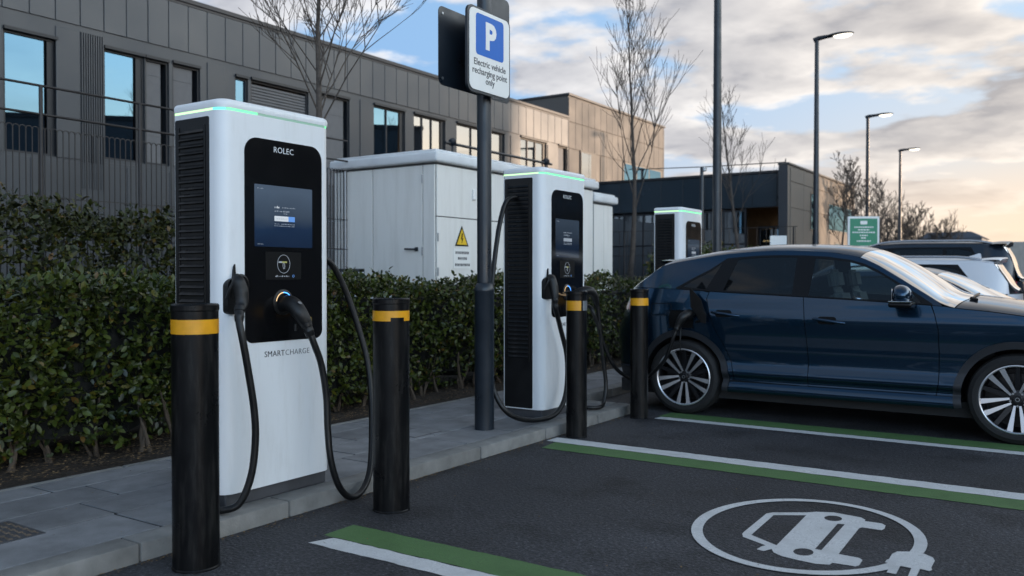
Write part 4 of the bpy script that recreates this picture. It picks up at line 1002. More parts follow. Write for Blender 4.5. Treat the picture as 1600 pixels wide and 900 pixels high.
# ---- cars in the bays behind
def other_car(name, label, cat, loc, rz, P, windows, extra=None):
    t = thing(name, label, cat, loc, rz); C = Car(P); common_lower(t, C, P)
    wb = P['wb']; zbl = C.zb; S = C.S; G = C.G
    body = [(P['xs'][0],.25),(-.385,.25)]+arc(0,.365,AR,196,-16,26)[1:-1]+[(.40,.25),(wb-.40,.25)]+arc(wb,.365,AR,196,-16,26)[1:-1]+[(wb+.41,.25),(P['xs'][1],.25)]
    body += [(x, min(zbl(x), C.ze(x))) for x in lin(P['xs'][1], P['xs'][0], 40)]
    doors = [[(.50,.36),(.50,.5),(.33,.8),(.27,1.0),(.27,zbl(.27)-.0),(1.12,zbl(1.12)),(1.15,.8),(1.16,.36)], [(1.16,.36),(1.15,.8),(1.12,zbl(1.12)),(P['fx'],zbl(P['fx'])),(P['fx']+.05,.8),(P['fx']+.03,.36)]]
    panel(t, 'body_side', P['paint'], S, body, sx=.12, sz=.03, flange=0)
    for d in doors:
        for ob in panel(t, 'door', P['paint'], S, d, off=.003, gap=.003, sx=.12, sz=.03, flange=.008):
            s = -1 if ob.data.vertices[0].co.y < 0 else 1
            x = d[3][0]+.08 if d is doors[0] else d[2][0]+.08; z = .97
            MB().tube([(x,s*(S(x,z)+.004),z),(x+.03,s*(S(x,z)+.025),z),(x+.18,s*(S(x,z)+.025),z-.01),(x+.21,s*(S(x,z)+.004),z-.01)], .013, 8).build('handle', P['paint'], ob, 60)
    xa, xb = P['gx']
    top = P['gtop']
    opening = [(x, zbl(x)+.012) for x in lin(windows[0][0][0]-.05, windows[-1][1][0]+.06, 20)]+[(x, C.ze(x)-.05) for x in top]
    outer = [(x, zbl(x)-.004) for x in lin(xa, xb, 26)]+[(x, C.ze(x)) for x in P['otop']]
    panel(t, 'roof_side', P['paint'], G, outer, [opening], sx=.08, sz=.03, flange=0)
    panel(t, 'window_frame', M['trim'], G, opening, windows, off=.002, sx=.08, sz=.03, flange=.012)
    for i, wd in enumerate(windows):
        panel(t, 'side_window', M['glass_dark'] if i < len(windows)-1 else M['glass_front'], G, wd, off=-.004, sx=.1, sz=.04, flange=0)
    interior(t, [.62, 1.52])
    for s in (-1, 1):
        bm = bmesh.new(); bmesh.ops.create_uvsphere(bm, u_segments=20, v_segments=14, radius=1)
        for v in bm.verts: v.co = Vector((max(-.05, v.co.x*.09), v.co.y*.14, v.co.z*.10))
        MB().addbm(bm, 0, Matrix.Translation((P['fx']-.18, s*1.03, zbl(P['fx'])+.09))).rbox(P['fx']-.2,P['fx']-.1,min(s*.85,s*1.0),max(s*.85,s*1.0),zbl(P['fx'])-.01,zbl(P['fx'])+.04,.01,1).build('door_mirror', P['paint'], t, 50)
        for x in (0, wb): make_wheel(t, x, s, .905, style=0)
    if extra: extra(t, C)
    return t
base_prof = [(.22,.86),(.26,.90),(.32,.905),(.42,.915),(.55,.905),(.75,.920),(.92,.930),(1.0,.925),(1.1,.908),(1.2,.885),(1.3,.865)]
def suv(paint, top, belt, rl):
    """square-backed family car; top = roof edge height, rl = rear overhang"""
    zb = belt
    return dict(w=1., wb=2.78, paint=paint, x0r=-.25, x0f=2.8, xs=(-.55,3.25), n=2.8, tum=.42, tail=(zb-.18,zb-.03), prof=base_prof, fx=2.15,
        zb=[(-1.,zb+.03),(.3,zb+.01),(1.2,zb),(2.2,zb-.04),(3.6,zb-.15)],
        ze=[(-.92,zb+.02),(-.86,zb+.06),(-.72,top-.22),(-.58,top-.03),(-.3,top-.01),(.3,top),(.9,top+.005),(1.3,top-.015),(1.55,top-.06),(1.75,top-.16),(2.3,zb+.02),(2.45,zb-.03),(2.8,zb-.06),(3.2,zb-.14),(3.55,zb-.30)],
        crown=[(-.9,.03),(-.6,.03),(.5,.045),(1.5,.05),(2.,.09),(2.4,.06),(3.5,.03)],
        xr=[(.24,-.86),(.40,-.93),(.75,-.95),(1.0,-.93),(1.3,-.90)], xf=[(.24,3.5),(.45,3.6),(.8,3.62),(1.1,3.55)],
        gx=(-.80,2.25), gtop=(2.02,1.85,1.7,1.55,1.3,1.,.6,.2,-.15), otop=(2.2,2.05,1.9,1.75,1.6,1.4,1.1,.7,.3,-.1,-.4,-.6,-.7,-.78),
        caps=[('roof', paint, ((-.60,0),(1.56,.06),22)), ('windscreen', M['windscreen'], ((1.565,.06),(2.42,.12),14)), ('hood', paint, ((2.43,.12),(3.5,.08),16)), ('rear_window', M['glass_dark'], ((-.90,-.0),(-.605,-.0),10))])
def suv_windows(zb, top):
    return [[(-.42,zb+.05),(.22,zb+.035),(.22,top-.075),(.0,top-.085),(-.15,top-.13)], [(.28,zb+.035),(1.08,zb+.03),(1.08,top-.065),(.28,top-.07)], [(1.16,zb+.03),(2.10,zb+.0),(1.86,top-.34),(1.62,top-.155),(1.45,top-.10),(1.16,top-.075)]]
def suv_extra(fin, railm):
    def ex(t, C):
        for s in (-1, 1):
            pts = []
            for k in range(13):
                x = -.45+1.9*k/12; e = .035*min(1, min(k, 12-k)/1.5); pts.append((x, s*(C.ye(x)-.05), C.cap(x, C.ye(x)-.05)+.004+e))
            MB().tube(pts, .020, 8).build('roof_rail', railm, t, 60)
        mb = MB(); w = .62
        def lip(u, v):
            pr_ = [(.12,.012),(0,.022),(-.14,.018),(-.15,.002),(-.05,-.025),(.05,-.03)]; a, b = pr_[int(round(v))]
            return (-.58+a+.05*u*u, u*w, C.cap(-.55, u*w)+b)
        grid_part(t, 'roof_spoiler', C.P['paint'], lip, lin(-1,1,21), [0,1,2,3,4,5])
        if fin:
            x = -.25; z = C.cap(x, 0)
            MB().prism([(x-.14,z-.01),(x+.10,z-.01),(x+.02,z+.02),(x-.11,z+.065),(x-.13,z+.06)], -.015, .015, 'y').build('aerial_fin', C.P['paint'], t, 0)
        MB().tube([(-.93,.0,1.1),(-.86,-.35,1.14)], .008, 6).build('rear_wiper', M['trim'], t, 0)
    return ex
def low(P): return P
# white SUV, nose to the kerb
P2 = suv(M['paint_white'], 1.56, 1.06, .9)
other_car('parked_car', 'white family car with roof rails and a shark fin aerial, between two dark cars', 'car', (-1.72, 14.70, 0), math.pi, P2, suv_windows(1.06,1.56), suv_extra(True, M['rail']))
P3 = suv(M['paint_black'], 1.88, 1.22, .9); P3['tail'] = (1.05,1.25)
other_car('parked_car', 'tall black family car with silver roof rails, furthest back in the row', 'car', (-1.80, 17.10, 0), math.pi, P3, suv_windows(1.22,1.88), suv_extra(False, M['rail']))
# dark saloon, nose outwards
P4 = dict(w=1., wb=2.75, paint=M['paint_navy'], x0r=-.1, x0f=2.7, xs=(-.55,3.25), n=2.6, tum=.45, tail=(.85,.95), prof=[(z*.93,y) for z,y in base_prof], fx=2.12,
    zb=[(-1.,1.02),(.3,.99),(1.2,.97),(2.2,.93),(3.6,.8)],
    ze=[(-.95,.98),(-.6,1.05),(-.2,1.20),(.2,1.335),(.6,1.39),(.95,1.395),(1.3,1.37),(1.55,1.315),(2.25,.975),(2.4,.945),(2.8,.91),(3.2,.83),(3.55,.66)],
    crown=[(-.9,.03),(-.4,.05),(.5,.045),(1.5,.05),(2.,.09),(2.4,.06),(3.5,.03)],
    xr=[(.24,-.9),(.40,-.98),(.75,-1.0),(1.0,-.97),(1.3,-.9)], xf=[(.24,3.5),(.45,3.6),(.8,3.6),(1.1,3.5)],
    gx=(-.5,2.18), gtop=(2.02,1.85,1.7,1.55,1.3,1.,.7,.4,.2,.0), otop=(2.15,2.,1.85,1.7,1.55,1.3,1.,.7,.4,.2,0,-.2,-.35,-.45),
    caps=[('roof', M['paint_navy'], ((.1,0),(1.50,.06),20)), ('windscreen', M['windscreen'], ((1.505,.06),(2.34,.12),14)), ('hood', M['paint_navy'], ((2.35,.12),(3.5,.08),16)), ('rear_window', M['glass_dark'], ((-.55,-.0),(.095,-.0),10)), ('boot_lid', M['paint_navy'], ((-.97,0),(-.555,0),8))])
W4 = [[(-.05,1.03),(.22,1.015),(.30,1.275),(.1,1.20)], [(.30,1.015),(1.08,1.0),(1.08,1.325),(.7,1.32),(.42,1.29)], [(1.16,1.0),(2.04,.965),(1.86,1.085),(1.62,1.20),(1.4,1.28),(1.16,1.315)]]
other_car('parked_car', 'low dark saloon with a sloping windscreen, just beyond the blue car', 'car', (-3.02, 12.10, 0), 0, P4, W4)
# ------------------------------------------------------------------ hedges
def leaf_mat(name, c0, c1, rough=.38):
    m = mat(name, c0, rough, spec=.3); nt = m.node_tree; N = nt.nodes; L = nt.links; b = N['Principled BSDF']
    g = N.new('ShaderNodeNewGeometry'); cr = N.new('ShaderNodeValToRGB'); e = cr.color_ramp.elements
    e[0].color = (*c0, 1); e[0].position = 0; e[1].color = (*c1, 1); e[1].position = .86
    k = e.new(.95); k.color = (c1[0]*1.5, c1[1]*1.2, c1[2]*.9, 1); k = e.new(1.); k.color = (.11,.055,.014,1)
    L.new(g.outputs['Random Per Island'], cr.inputs[0]); L.new(cr.outputs[0], b.inputs['Base Color'])
    b.inputs['Transmission Weight'].default_value = 0
    return m
M['leaf'] = leaf_mat('laurel_leaf', (.008,.015,.003), (.062,.080,.013), .33)
M['leaf_old'] = leaf_mat('dark_leaf', (.008,.012,.004), (.045,.050,.010), .45)
M['twig'] = mat('hedge_stem', (.09,.065,.045), .85, var=.3, bump=.3, bscale=60)
M['hedge_core'] = mat('hedge_twigs', (.003,.0032,.002), .95, var=.5, vscale=25)  # dark colour stands in for shade deep in the hedge
LEAF2 = np.array([(0,0,0),(.30,.24,.03),(.30,-.24,.03),(.68,.23,.035),(.68,-.23,.035),(1,0,-.04),(.34,0,-.015),(.70,0,-.01)], float)
LF = [(0,6,1),(0,2,6),(1,6,7,3),(6,2,4,7),(3,7,5),(7,4,5)]
def leaves(P, D, U, S):
    """arrays: base points, directions, up hints, lengths -> verts/faces of folded leaves"""
    D = D/np.linalg.norm(D, axis=1, keepdims=True); W = np.cross(U, D); W /= np.linalg.norm(W, axis=1, keepdims=True)+1e-9; Nn = np.cross(D, W)
    n = len(P); V = (P[:,None,:]+S[:,None,None]*(LEAF2[None,:,0,None]*D[:,None,:]+LEAF2[None,:,1,None]*W[:,None,:]+LEAF2[None,:,2,None]*Nn[:,None,:])).reshape(-1,3)
    return V, n
def leaf_mesh(name, V, n, m, parent):
    k = len(LEAF2); loops = []; starts = []; tot = []
    base = [i for f in LF for i in f]; fl = [len(f) for f in LF]; nl = len(base)
    LI = (np.array(base)[None,:]+k*np.arange(n)[:,None]).ravel().astype(np.int32)
    st = np.concatenate([[0], np.cumsum(fl)[:-1]]); LS = (st[None,:]+nl*np.arange(n)[:,None]).ravel().astype(np.int32)
    me = bpy.data.meshes.new(name); me.vertices.add(len(V)); me.vertices.foreach_set('co', V.astype(np.float32).ravel())
    me.loops.add(len(LI)); me.loops.foreach_set('vertex_index', LI)
    me.polygons.add(len(LS)); me.polygons.foreach_set('loop_start', LS)
    me.materials.append(m); me.update(calc_edges=True); me.validate()
    me.polygons.foreach_set('use_smooth', [True]*len(me.polygons))
    o = bpy.data.objects.new(name, me); COL.objects.link(o); o.parent = parent; return o
def hedge(name, label, x0, x1, y0, y1, z0, z1, dens, size, m, stems=True, ragged=.06, group=None, yfade=None, core=True, gap=.0):
    t = thing(name, label, 'hedge', ((x0+x1)/2, (y0+y1)/2, .06), 0, group); O = np.array(t.location)
    Ps, Ns = [], []
    def bumps(y, z): return .07*np.sin(y*2.3+z*3.1)+.05*np.sin(y*5.7-z*4.3+1.)+.03*np.sin(y*11.+z*9.)
    def dd(y):  # density falls with distance from the viewer side
        return np.clip(1.25-(y-2.5)/10., .32, 1) if yfade else np.ones_like(y)
    # front face, top, ends, plus a looser inner layer
    nf = int((y1-y0)*(z1-z0)*dens)
    y = rng.uniform(y0, y1, nf); k = rng.random(nf) < dd(y); y = y[k]; nf = len(y); z = z0+(z1-z0)*rng.random(nf)**.85
    low = np.clip((z-z0)/.18, 0, 1); keep = rng.random(nf) < .4+.6*low; y, z = y[keep], z[keep]
    Ps.append(np.c_[x1+bumps(y, z)-.10*(1-np.clip((z-z0)/.3,0,1))-np.abs(rng.normal(0,.07,len(y)))-.08*np.clip((z-(z1-.15))/.15,0,1), y, z]); Ns.append(np.tile((1,0,.25),(len(y),1)))
    nt_ = int((y1-y0)*(x1-x0)*dens*.8); y = rng.uniform(y0, y1, nt_); k = rng.random(nt_) < dd(y); y = y[k]; x = rng.uniform(x0, x1, len(y))
    Ps.append(np.c_[x, y, z1+bumps(y, x)*.7+rng.normal(0, ragged*.6, len(y))+ragged*np.abs(np.sin(y*7.+x*5.))*rng.random(len(y))]); Ns.append(np.tile((.25,0,1),(len(y),1)))
    for ye, s in ((y0,-1),(y1,1)):
        ne = int((x1-x0)*(z1-z0)*dens*.7); z = z0+(z1-z0)*rng.random(ne)
        Ps.append(np.c_[rng.uniform(x0,x1,ne), ye+rng.normal(0,.05,ne), z]); Ns.append(np.tile((.1,s,.25),(ne,1)))
    nb = int((y1-y0)*(z1-z0)*dens*.25); Ps.append(np.c_[x0-np.abs(rng.normal(0,.05,nb)), rng.uniform(y0,y1,nb), rng.uniform(z0,z1,nb)]); Ns.append(np.tile((-1,0,.25),(nb,1)))
    P = np.concatenate(Ps); Nn = np.concatenate(Ns).astype(float)
    # every point is a rosette of a few leaves round a shoot
    cnt = 4; shoot = Nn+rng.normal(0,.45,P.shape)+np.array((0,0,.35)); shoot /= np.linalg.norm(shoot,axis=1,keepdims=True)
    PP = np.repeat(P, cnt, 0); SH = np.repeat(shoot, cnt, 0); D = SH*rng.uniform(.15,.9,(len(PP),1))+rng.normal(0,.62,PP.shape); PP = PP+SH*rng.uniform(-.05,.02,(len(PP),1))
    U = SH+rng.normal(0,.35,PP.shape)+np.array((.15,0,.35)); S = size*rng.uniform(.35,1.25,len(PP))
    V, n = leaves(PP-O, D, U, S); leaf_mesh('foliage', V, n, m, t)
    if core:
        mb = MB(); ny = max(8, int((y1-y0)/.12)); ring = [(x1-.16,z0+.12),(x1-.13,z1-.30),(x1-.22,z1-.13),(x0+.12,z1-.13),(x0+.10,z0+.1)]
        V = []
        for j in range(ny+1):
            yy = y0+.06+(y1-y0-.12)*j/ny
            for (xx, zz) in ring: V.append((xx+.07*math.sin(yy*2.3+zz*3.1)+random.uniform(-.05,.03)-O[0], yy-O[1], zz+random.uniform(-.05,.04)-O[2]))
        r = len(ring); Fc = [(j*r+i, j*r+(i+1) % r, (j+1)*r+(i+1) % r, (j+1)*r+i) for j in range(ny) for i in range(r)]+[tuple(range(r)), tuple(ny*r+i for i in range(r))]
        mb.add(V, Fc).build('inner_twigs', M['hedge_core'], t, 0)  # near-black solid behind the leaves: shade of the gaps put into its colour
    if stems:
        y = y0+.25
        while y < y1-.1:
            mb = MB(); b = Vector((x1-.10+random.uniform(-.12,.06), y, .05))-Vector(O)
            for q in range(random.choice((1,2,2,3))):
                a = b+Vector((random.uniform(-.01,.03), random.uniform(-.03,.03), 0)); P_ = [a]
                dr = Vector((random.uniform(-.25,.15), random.uniform(-.45,.45), 1))
                for s in range(4): a = a+dr*.11+Vector((random.uniform(-.02,.02), random.uniform(-.025,.025), 0)); P_.append(a)
                r0 = random.uniform(.010,.017); mb.tube(P_, [r0*1.35,r0,r0*.85,r0*.7,r0*.5], 7)
            mb.build('stem', M['twig'], t, 60); y += random.uniform(.26,.36)
    return t
hedge('clipped_hedge', 'long clipped green hedge behind the charging stations and the paving', -6.72, -5.72, -.5, 14.3, .13, 1.215, 760, .062, M['leaf'], yfade=True)
hedge('rear_hedge', 'taller looser hedge behind the clipped one, in front of the mesh fence', -9.1, -8.3, .5, 7.0, .5, 1.90, 400, .074, M['leaf_old'], stems=False, ragged=.12, core=False, group=None)
hedge('far_hedge', 'short far hedge at the foot of the slim bare tree', -7.4, -6.4, 16.0, 21.5, .25, 1.75, 260, .08, M['leaf'], stems=False, ragged=.12)

# ------------------------------------------------------------------ mesh fences
M['fence'] = mat('fence_wire', (.025,.022,.022), .5, .3, var=.2); M['fence_light'] = mat('galvanised_mesh', (.40,.41,.43), .45, .5)
def mesh_fence(label, a, b, h, pitch, span, m, hoop=.03, wires=(.25,.75,1.25,1.75,2.2), rails=(), r=.003, z0=0, post_h=0, group=None):
    a = Vector((*a, z0)); b = Vector((*b, z0)); d = b-a; Ln = d.length; d.normalize()
    t = thing('mesh_fence', label, 'fence', a, 0, group); mb = MB()
    n = int(Ln/pitch)
    for i in range(n+1):
        p = d*(i*pitch); mb.tube([p+Vector((0,0,.05)), p+Vector((0,0,h))], r, 4)
        if hoop and i < n and i % 1 == 0:
            q = d*((i+1)*pitch); mb.tube([p+Vector((0,0,h)), p+(q-p)*.2+Vector((0,0,h+hoop*.8)), p+(q-p)*.5+Vector((0,0,h+hoop)), p+(q-p)*.8+Vector((0,0,h+hoop*.8)), q+Vector((0,0,h))], r, 4)
    for z in wires: mb.tube([Vector((0,0,z)), d*Ln+Vector((0,0,z))], r*1.3, 4)
    mb.build('mesh_panel', m, t, 0)
    x = 0
    while x <= Ln+.01:
        p = d*x; MB().tube([p, p+Vector((0,0,h+post_h))], .022, 8).build('post', m, t, 60); x += span
    for z in rails: MB().tube([Vector((0,0,z)), d*Ln+Vector((0,0,z))], .014, 8).build('top_rail', m, t, 60)
    return t
mesh_fence('dark wire mesh fence with two top rails, in front of the grey office block', (-9.5,.3), (-9.5,9.7), 2.93, .068, 1.18, M['fence'], rails=(3.10,3.41), post_h=.48, r=.0065)
mesh_fence('pale galvanised mesh panel butting against the white cabinet', (-10.6,9.78), (-9.60,9.78), 3.03, .075, .98, M['fence_light'], hoop=.02, r=.006)
mesh_fence('dark mesh fence at the foot of the low blue building', (-13.5,22.5), (-6.2,22.5), 2.6, .25, 2.4, M['fence'], hoop=0, wires=(.1,.7,1.3,1.9,2.6), r=.008)
mesh_fence('low dark railing fence before the sunlit end wall', (-7.0,27.5), (-7.0,40), 2.0, .14, 2.5, M['fence'], hoop=0, wires=(.2,1.0,2.0), r=.008)
def rail(label, x, y0, y1, z, n):
    t = thing('handrail', label, 'railing', (x, y0, 0)); Ln = y1-y0
    MB().tube([(0,0,z),(0,Ln,z)], .035, 10).build('rail', M['pole'], t, 60)
    for i in range(n): MB().tube([(0,.3+(Ln-.6)*i/(n-1),0),(0,.3+(Ln-.6)*i/(n-1),z)], .03, 8).lathe([(.07,z-.04),(.10,z),(.10,z+.09),(.06,z+.13),(0,z+.13)], 14, Matrix.Translation((0,.3+(Ln-.6)*i/(n-1),0))).build('rail_post', M['pole'], t, 40)
    return t
rail('dark handrail showing above the roof of the white cabinet', -13, 16.6, 21.6, 4.57, 2)

# ------------------------------------------------------------------ white plant cabinets
M['cabinet'] = mat('cabinet_paint', (.60,.59,.56), .5, bump=.03, bscale=15); grime(M['cabinet'], (.74,.72,.68), (.55,.52,.47), .46, .80, (2.5,2.5,.3), .55)
M['cabinet_roof'] = mat('cabinet_roof', (.66,.665,.67), .55, var=.08, vscale=3)
M['seam_body'] = mat('cabinet_joint', (.10,.10,.10), .6); M['seam'] = mat('panel_seam', (.16,.155,.15), .7); M['dark_gap'] = mat('vent_slot', (.05,.055,.06), .7)
def plant_cabinet(label, x0, x1, y0, y1, h):
    t = thing('plant_cabinet', label, 'cabinet', (x1, y0, 0)); a = x0-x1; Ln = y1-y0
    MB().rbox(a, 0, 0, Ln, 0, h, .015, 2).build('body', M['seam_body'], t, 30)
    MB().rbox(a-.05, .10, -.10, Ln+.10, h+.001, h+.15, .035, 3).rbox(a, .05, -.05, Ln+.05, h+.145, h+.19, .02, 2).build('roof', M['cabinet_roof'], t, 30)
    return t, a, Ln
t, a, Ln = plant_cabinet('large white plant cabinet with warning sign and lever-handled door, behind the hedge', -9.85, -7.85, 9.80, 14.55, 2.98)
def leaf_door(t, pts, face, z0, z1, name='door'):
    """slightly proud steel leaf on the end (-Y) or side (+X) face"""
    mb = MB(); u0, u1 = pts
    if face == 'y': mb.rbox(u0, u1, -.022, .004, z0, z1, .004, 1)
    else: mb.rbox(-.004, .022, u0, u1, z0, z1, .004, 1)
    return mb.build(name, M['cabinet'], t, 0)
leaf_door(t, (a+.004, -1.210), 'y', .1, 2.95, 'side_panel'); d = leaf_door(t, (-1.192, -.230), 'y', .1, 2.95); leaf_door(t, (-.214, -.003), 'y', .1, 2.95, 'corner_panel')
for z in (.8, 1.7, 2.75): MB().tube([(-.22,-.030,z-.06),(-.22,-.030,z+.06)], .014, 8).build('hinge', M['steel'], d, 40)
mb = MB(); mb.rbox(-.36,-.30,-.045,-.022,1.70,1.76,.006,1); mb.tube([(-.33,-.05,1.73),(-.33,-.075,1.73),(-.52,-.08,1.735)], .014, 8); mb.build('lever_handle', M['pole'], d, 30)
mb = MB()
for k in range(7): mb.rbox(a+.03, a+.62, -.040, -.024, 1.02+.058*k, 1.05+.058*k, .004, 1)
v = mb.build('louvre', M['cabinet_roof'], t, 0); MB().box(a+.02, a+.63, -.0255, -.0225, 1.0, 1.45).build('slot', M['dark_gap'], v, 0)
leaf_door(t, (.012, 1.10), 'x', 2.21, 2.95, 'upper_panel'); d = leaf_door(t, (.012, 1.10), 'x', .35, 2.195)
leaf_door(t, (1.115, 1.355), 'x', .35, 2.95, 'filler_panel'); leaf_door(t, (1.37, 2.95), 'x', 2.21, 2.95, 'upper_panel'); leaf_door(t, (1.37, 2.15), 'x', .35, 2.195); leaf_door(t, (2.16, 2.95), 'x', .35, 2.195)
leaf_door(t, (2.96, Ln-.02), 'x', .35, 2.95, 'side_panel')
for z in (.9, 1.9, 1.4): MB().tube([(.03,.02,z-.06),(.03,.02,z+.06)], .012, 8).build('hinge', M['steel'], d, 40)
for y, z in ((1.06,1.3),(1.06,2.0)): MB().rbox(.02,.04,y-.02,y+.02,z-.05,z+.05,.004,1).build('latch', M['steel'], d, 0)
MB().rbox(.02,.05,.86,.95,2.50,2.66,.006,1).build('isolator_switch', M['sign_white'], t, 0)
MB().rbox(.02,.03,.40,.75,.80,.97,.004,1).build('name_plate', M['sign_white'], t, 0)
o = thing('warning_sign', 'yellow triangle electrical warning sign with a white text plate on the white cabinet', 'sign', (-7.826, 10.395, 1.45)); x = .0
mb = MB(); mb.prism([(-.165,.335),(.165,.335),(0,.64)], x, x+.006, 'x'); tri = mb.build('triangle', M['black'], o, 0)
MB().prism([(-.128,.357),(.128,.357),(0,.594)], x+.005, x+.008, 'x').build('yellow_field', M['sign_yellow'], tri, 0)
MB().prism([(-.01,.375),(.028,.455),(.006,.452),(.022,.53),(-.005,.53),(-.028,.437),(-.006,.44)], x+.0075, x+.010, 'x').build('flash', M['black'], tri, 0)
pl = MB().prism(rrect(-.21,.21,0,.30,.01,2), x, x+.006, 'x').build('text_plate', M['sign_white'], o, 0)
mb = MB()
for z, w_ in ((.235,.16),(.15,.10),(.055,.17)):
    y = -w_
    while y < w_:
        l = random.uniform(.015,.03); mb.box(x+.0055, x+.0075, y, y+l, z-.018, z+.02); y += l+.012
mb.build('plate_lettering', M['grey_text'], pl, 0)
t, a, Ln = plant_cabinet('smaller white cabinet right of the second charging station, in front of the slim tree', -9.4, -7.95, 14.75, 15.55, 2.76)
for n_, b in (('door', (.01,.39)), ('door', (.40,.79))): leaf_door(t, b, 'x', .3, 2.72, n_)
# ------------------------------------------------------------------ lamps
def lamp(label, x, y, H, r, arm=1.0, head=True, rz=0):
    t = thing('street_lamp', label, 'street lamp', (x, y, 0), rz, 'street lamps along the car park')
    MB().lathe([(r*1.5,-.05),(r*1.5,.9),(r*1.05,1.0),(r,1.05),(r*.62,H),(0,H)], 18).build('pole', M['pole'], t, 40)
    hd = MB(); P_ = [(-.08,0,H-.02),(.05,0,H+.03),(.25,0,H+.045),(arm*.55,0,H+.05)]
    hd.tube(P_, [r*.9,r*.75,r*.6,r*.5], 10)
    hb = hd.build('bracket', M['pole'], t, 50)
    bm = bmesh.new(); bmesh.ops.create_uvsphere(bm, u_segments=20, v_segments=12, radius=1)
    for v in bm.verts: v.co = Vector((v.co.x*.38, v.co.y*.14, v.co.z*.07 if v.co.z > 0 else v.co.z*.03))
    hm = MB().addbm(bm, 0, Matrix.Translation((arm*.5+.22, 0, H+.05))).build('lamp_head', M['pole'], t, 50)
    bm = bmesh.new(); bmesh.ops.create_uvsphere(bm, u_segments=18, v_segments=8, radius=1)
    for v in bm.verts: v.co = Vector((v.co.x*.26, v.co.y*.115, v.co.z*.085))
    MB().addbm(bm, 0, Matrix.Translation((arm*.5+.30, 0, H+.030))).build('lamp_lens', M['lamp_glow'], hm, 60)
    return t
lamp('tall lamp post rising out of the frame behind the blue car', -4.83, 13.03, 8.2, .075, .8)
lamp('tallest of the lit street lamps, standing before the sunlit end wall', -6.43, 25.2, 8.0, .09, .8)
lamp('middle one of the three lit street lamps, directly above the green notice board', -7.77, 38.7, 8.0, .10, .8)
lamp('smallest and furthest of the lit street lamps', -8.41, 50.1, 8.0, .10, .8)

# ------------------------------------------------------------------ bare trees
M['bark'] = mat('grey_bark', (.075,.060,.050), .9, var=.35, vscale=20, bump=.5, bscale=70)
M['bark_dark'] = mat('dark_bark', (.030,.027,.025), .9, var=.3)
def bare_tree(label, x, y, H, r, seed, first=.33, spread=.55, depth=4, limbs=16, m='bark', group='bare winter trees', up=.35, name='bare_tree', rmin=.0035, lf=.36):
    R = random.Random(seed); t = thing(name, label, 'tree', (x, y, 0), 0, group); mb = MB()
    P = []; p = Vector((0,0,-.05)); dr = Vector((0,0,1)); n = 14
    for i in range(n+1): P.append(p.copy()); p = p+dr*(H/n); dr = (dr+Vector((R.uniform(-.05,.05), R.uniform(-.05,.05), .06))).normalized()
    rad_ = [max(rmin, r*(1-.93*(i/n)**.85)) for i in range(n+1)]; rad_[0] *= 1.3
    mb.tube(P, rad_, 9); mb.build('trunk', M[m], t, 60)
    br = MB()
    def grow(p, d, Ln, r0, lvl):
        k = 6 if lvl < 2 else 4; pts = [p]; q = p.copy(); dd = d.normalized(); segs = []
        for i in range(k):
            q = q+dd*(Ln/k); dd = (dd+Vector((R.uniform(-.13,.13), R.uniform(-.13,.13), R.uniform(-.02,.20)*up*2))).normalized(); pts.append(q.copy()); segs.append(dd.copy())
        br.tube(pts, [max(rmin*.8, r0*(1-.85*i/k)) for i in range(k+1)], 6 if lvl < 2 else 4)
        if lvl >= depth: return
        nb = R.randint(5, 8) if lvl == 1 else R.randint(2, 4)
        for j in range(nb):
            f = R.uniform(.25, .98); i = min(k-1, int(f*k)); b = pts[i]+(pts[i+1]-pts[i])*(f*k-i)
            ax = segs[i].orthogonal().normalized(); a = R.uniform(0, 6.28)
            side = Matrix.Rotation(a, 3, segs[i]) @ ax
            grow(b, segs[i]+side*R.uniform(.35,.85)+Vector((0,0,up*.4)), Ln*R.uniform(.35,.6), max(rmin, r0*.55), lvl+1)
    for j in range(limbs):
        f = first+(.97-first)*(j+R.random()*.6)/limbs; i = min(n-1, int(f*n)); b = P[i]+(P[i+1]-P[i])*(f*n-i)
        a = j*2.4+R.uniform(-.5,.5); Ln = H*(.46*(1-f)+.10)*R.uniform(.75,1.15)*(spread/.5)
        grow(b, Vector((math.cos(a)*spread*1.3, math.sin(a)*spread*1.3, up*2.2)), Ln, max(rmin*1.2, rad_[i]*lf), 1)
    br.build('branches', M[m], t, 60); return t
bare_tree('nearest bare tree, rising behind the first charging station against the office block', -8.2, 7.8, 6.9, .080, 11, first=.47, spread=.50, limbs=34, up=.42, rmin=.0036, lf=.27)
bare_tree('slim bare tree in the middle of the picture, between the cabinets and the third station', -8.0, 16.4, 7.0, .075, 23, first=.38, spread=.40, limbs=18, up=.58, rmin=.0045, depth=3)
bare_tree('slender bare tree in front of the low blue building', -8.7, 25.6, 7.0, .085, 31, first=.40, spread=.36, limbs=15, up=.5, rmin=.0055, depth=3)
bare_tree('bare tree standing before the sunlit end wall, right of the tallest lit lamp', -7.0, 34.5, 5.6, .08, 45, first=.40, spread=.42, limbs=13, rmin=.009)
bare_tree('thin bare tree close to the sunlit end wall, left edge of it', -7.2, 31.2, 5.0, .07, 53, first=.40, spread=.36, limbs=11, rmin=.008)
for k, (x, y, H, s, lb) in enumerate([(-12.3,59.2,6.6,61,'bare tree just left of the middle lit lamp'),(-12.1,64.2,7.4,67,'thin bare tree just right of the middle lit lamp'),(-11.8,66.7,8.0,71,'tallest of the far bare trees, left of the furthest lamp'),(-11.0,69,6.0,73,'far bare tree right behind the furthest lamp')]):
    bare_tree(lb, x, y, H, .12, s, first=.2, spread=.42, limbs=13, depth=3, m='bark_dark', rmin=.016)
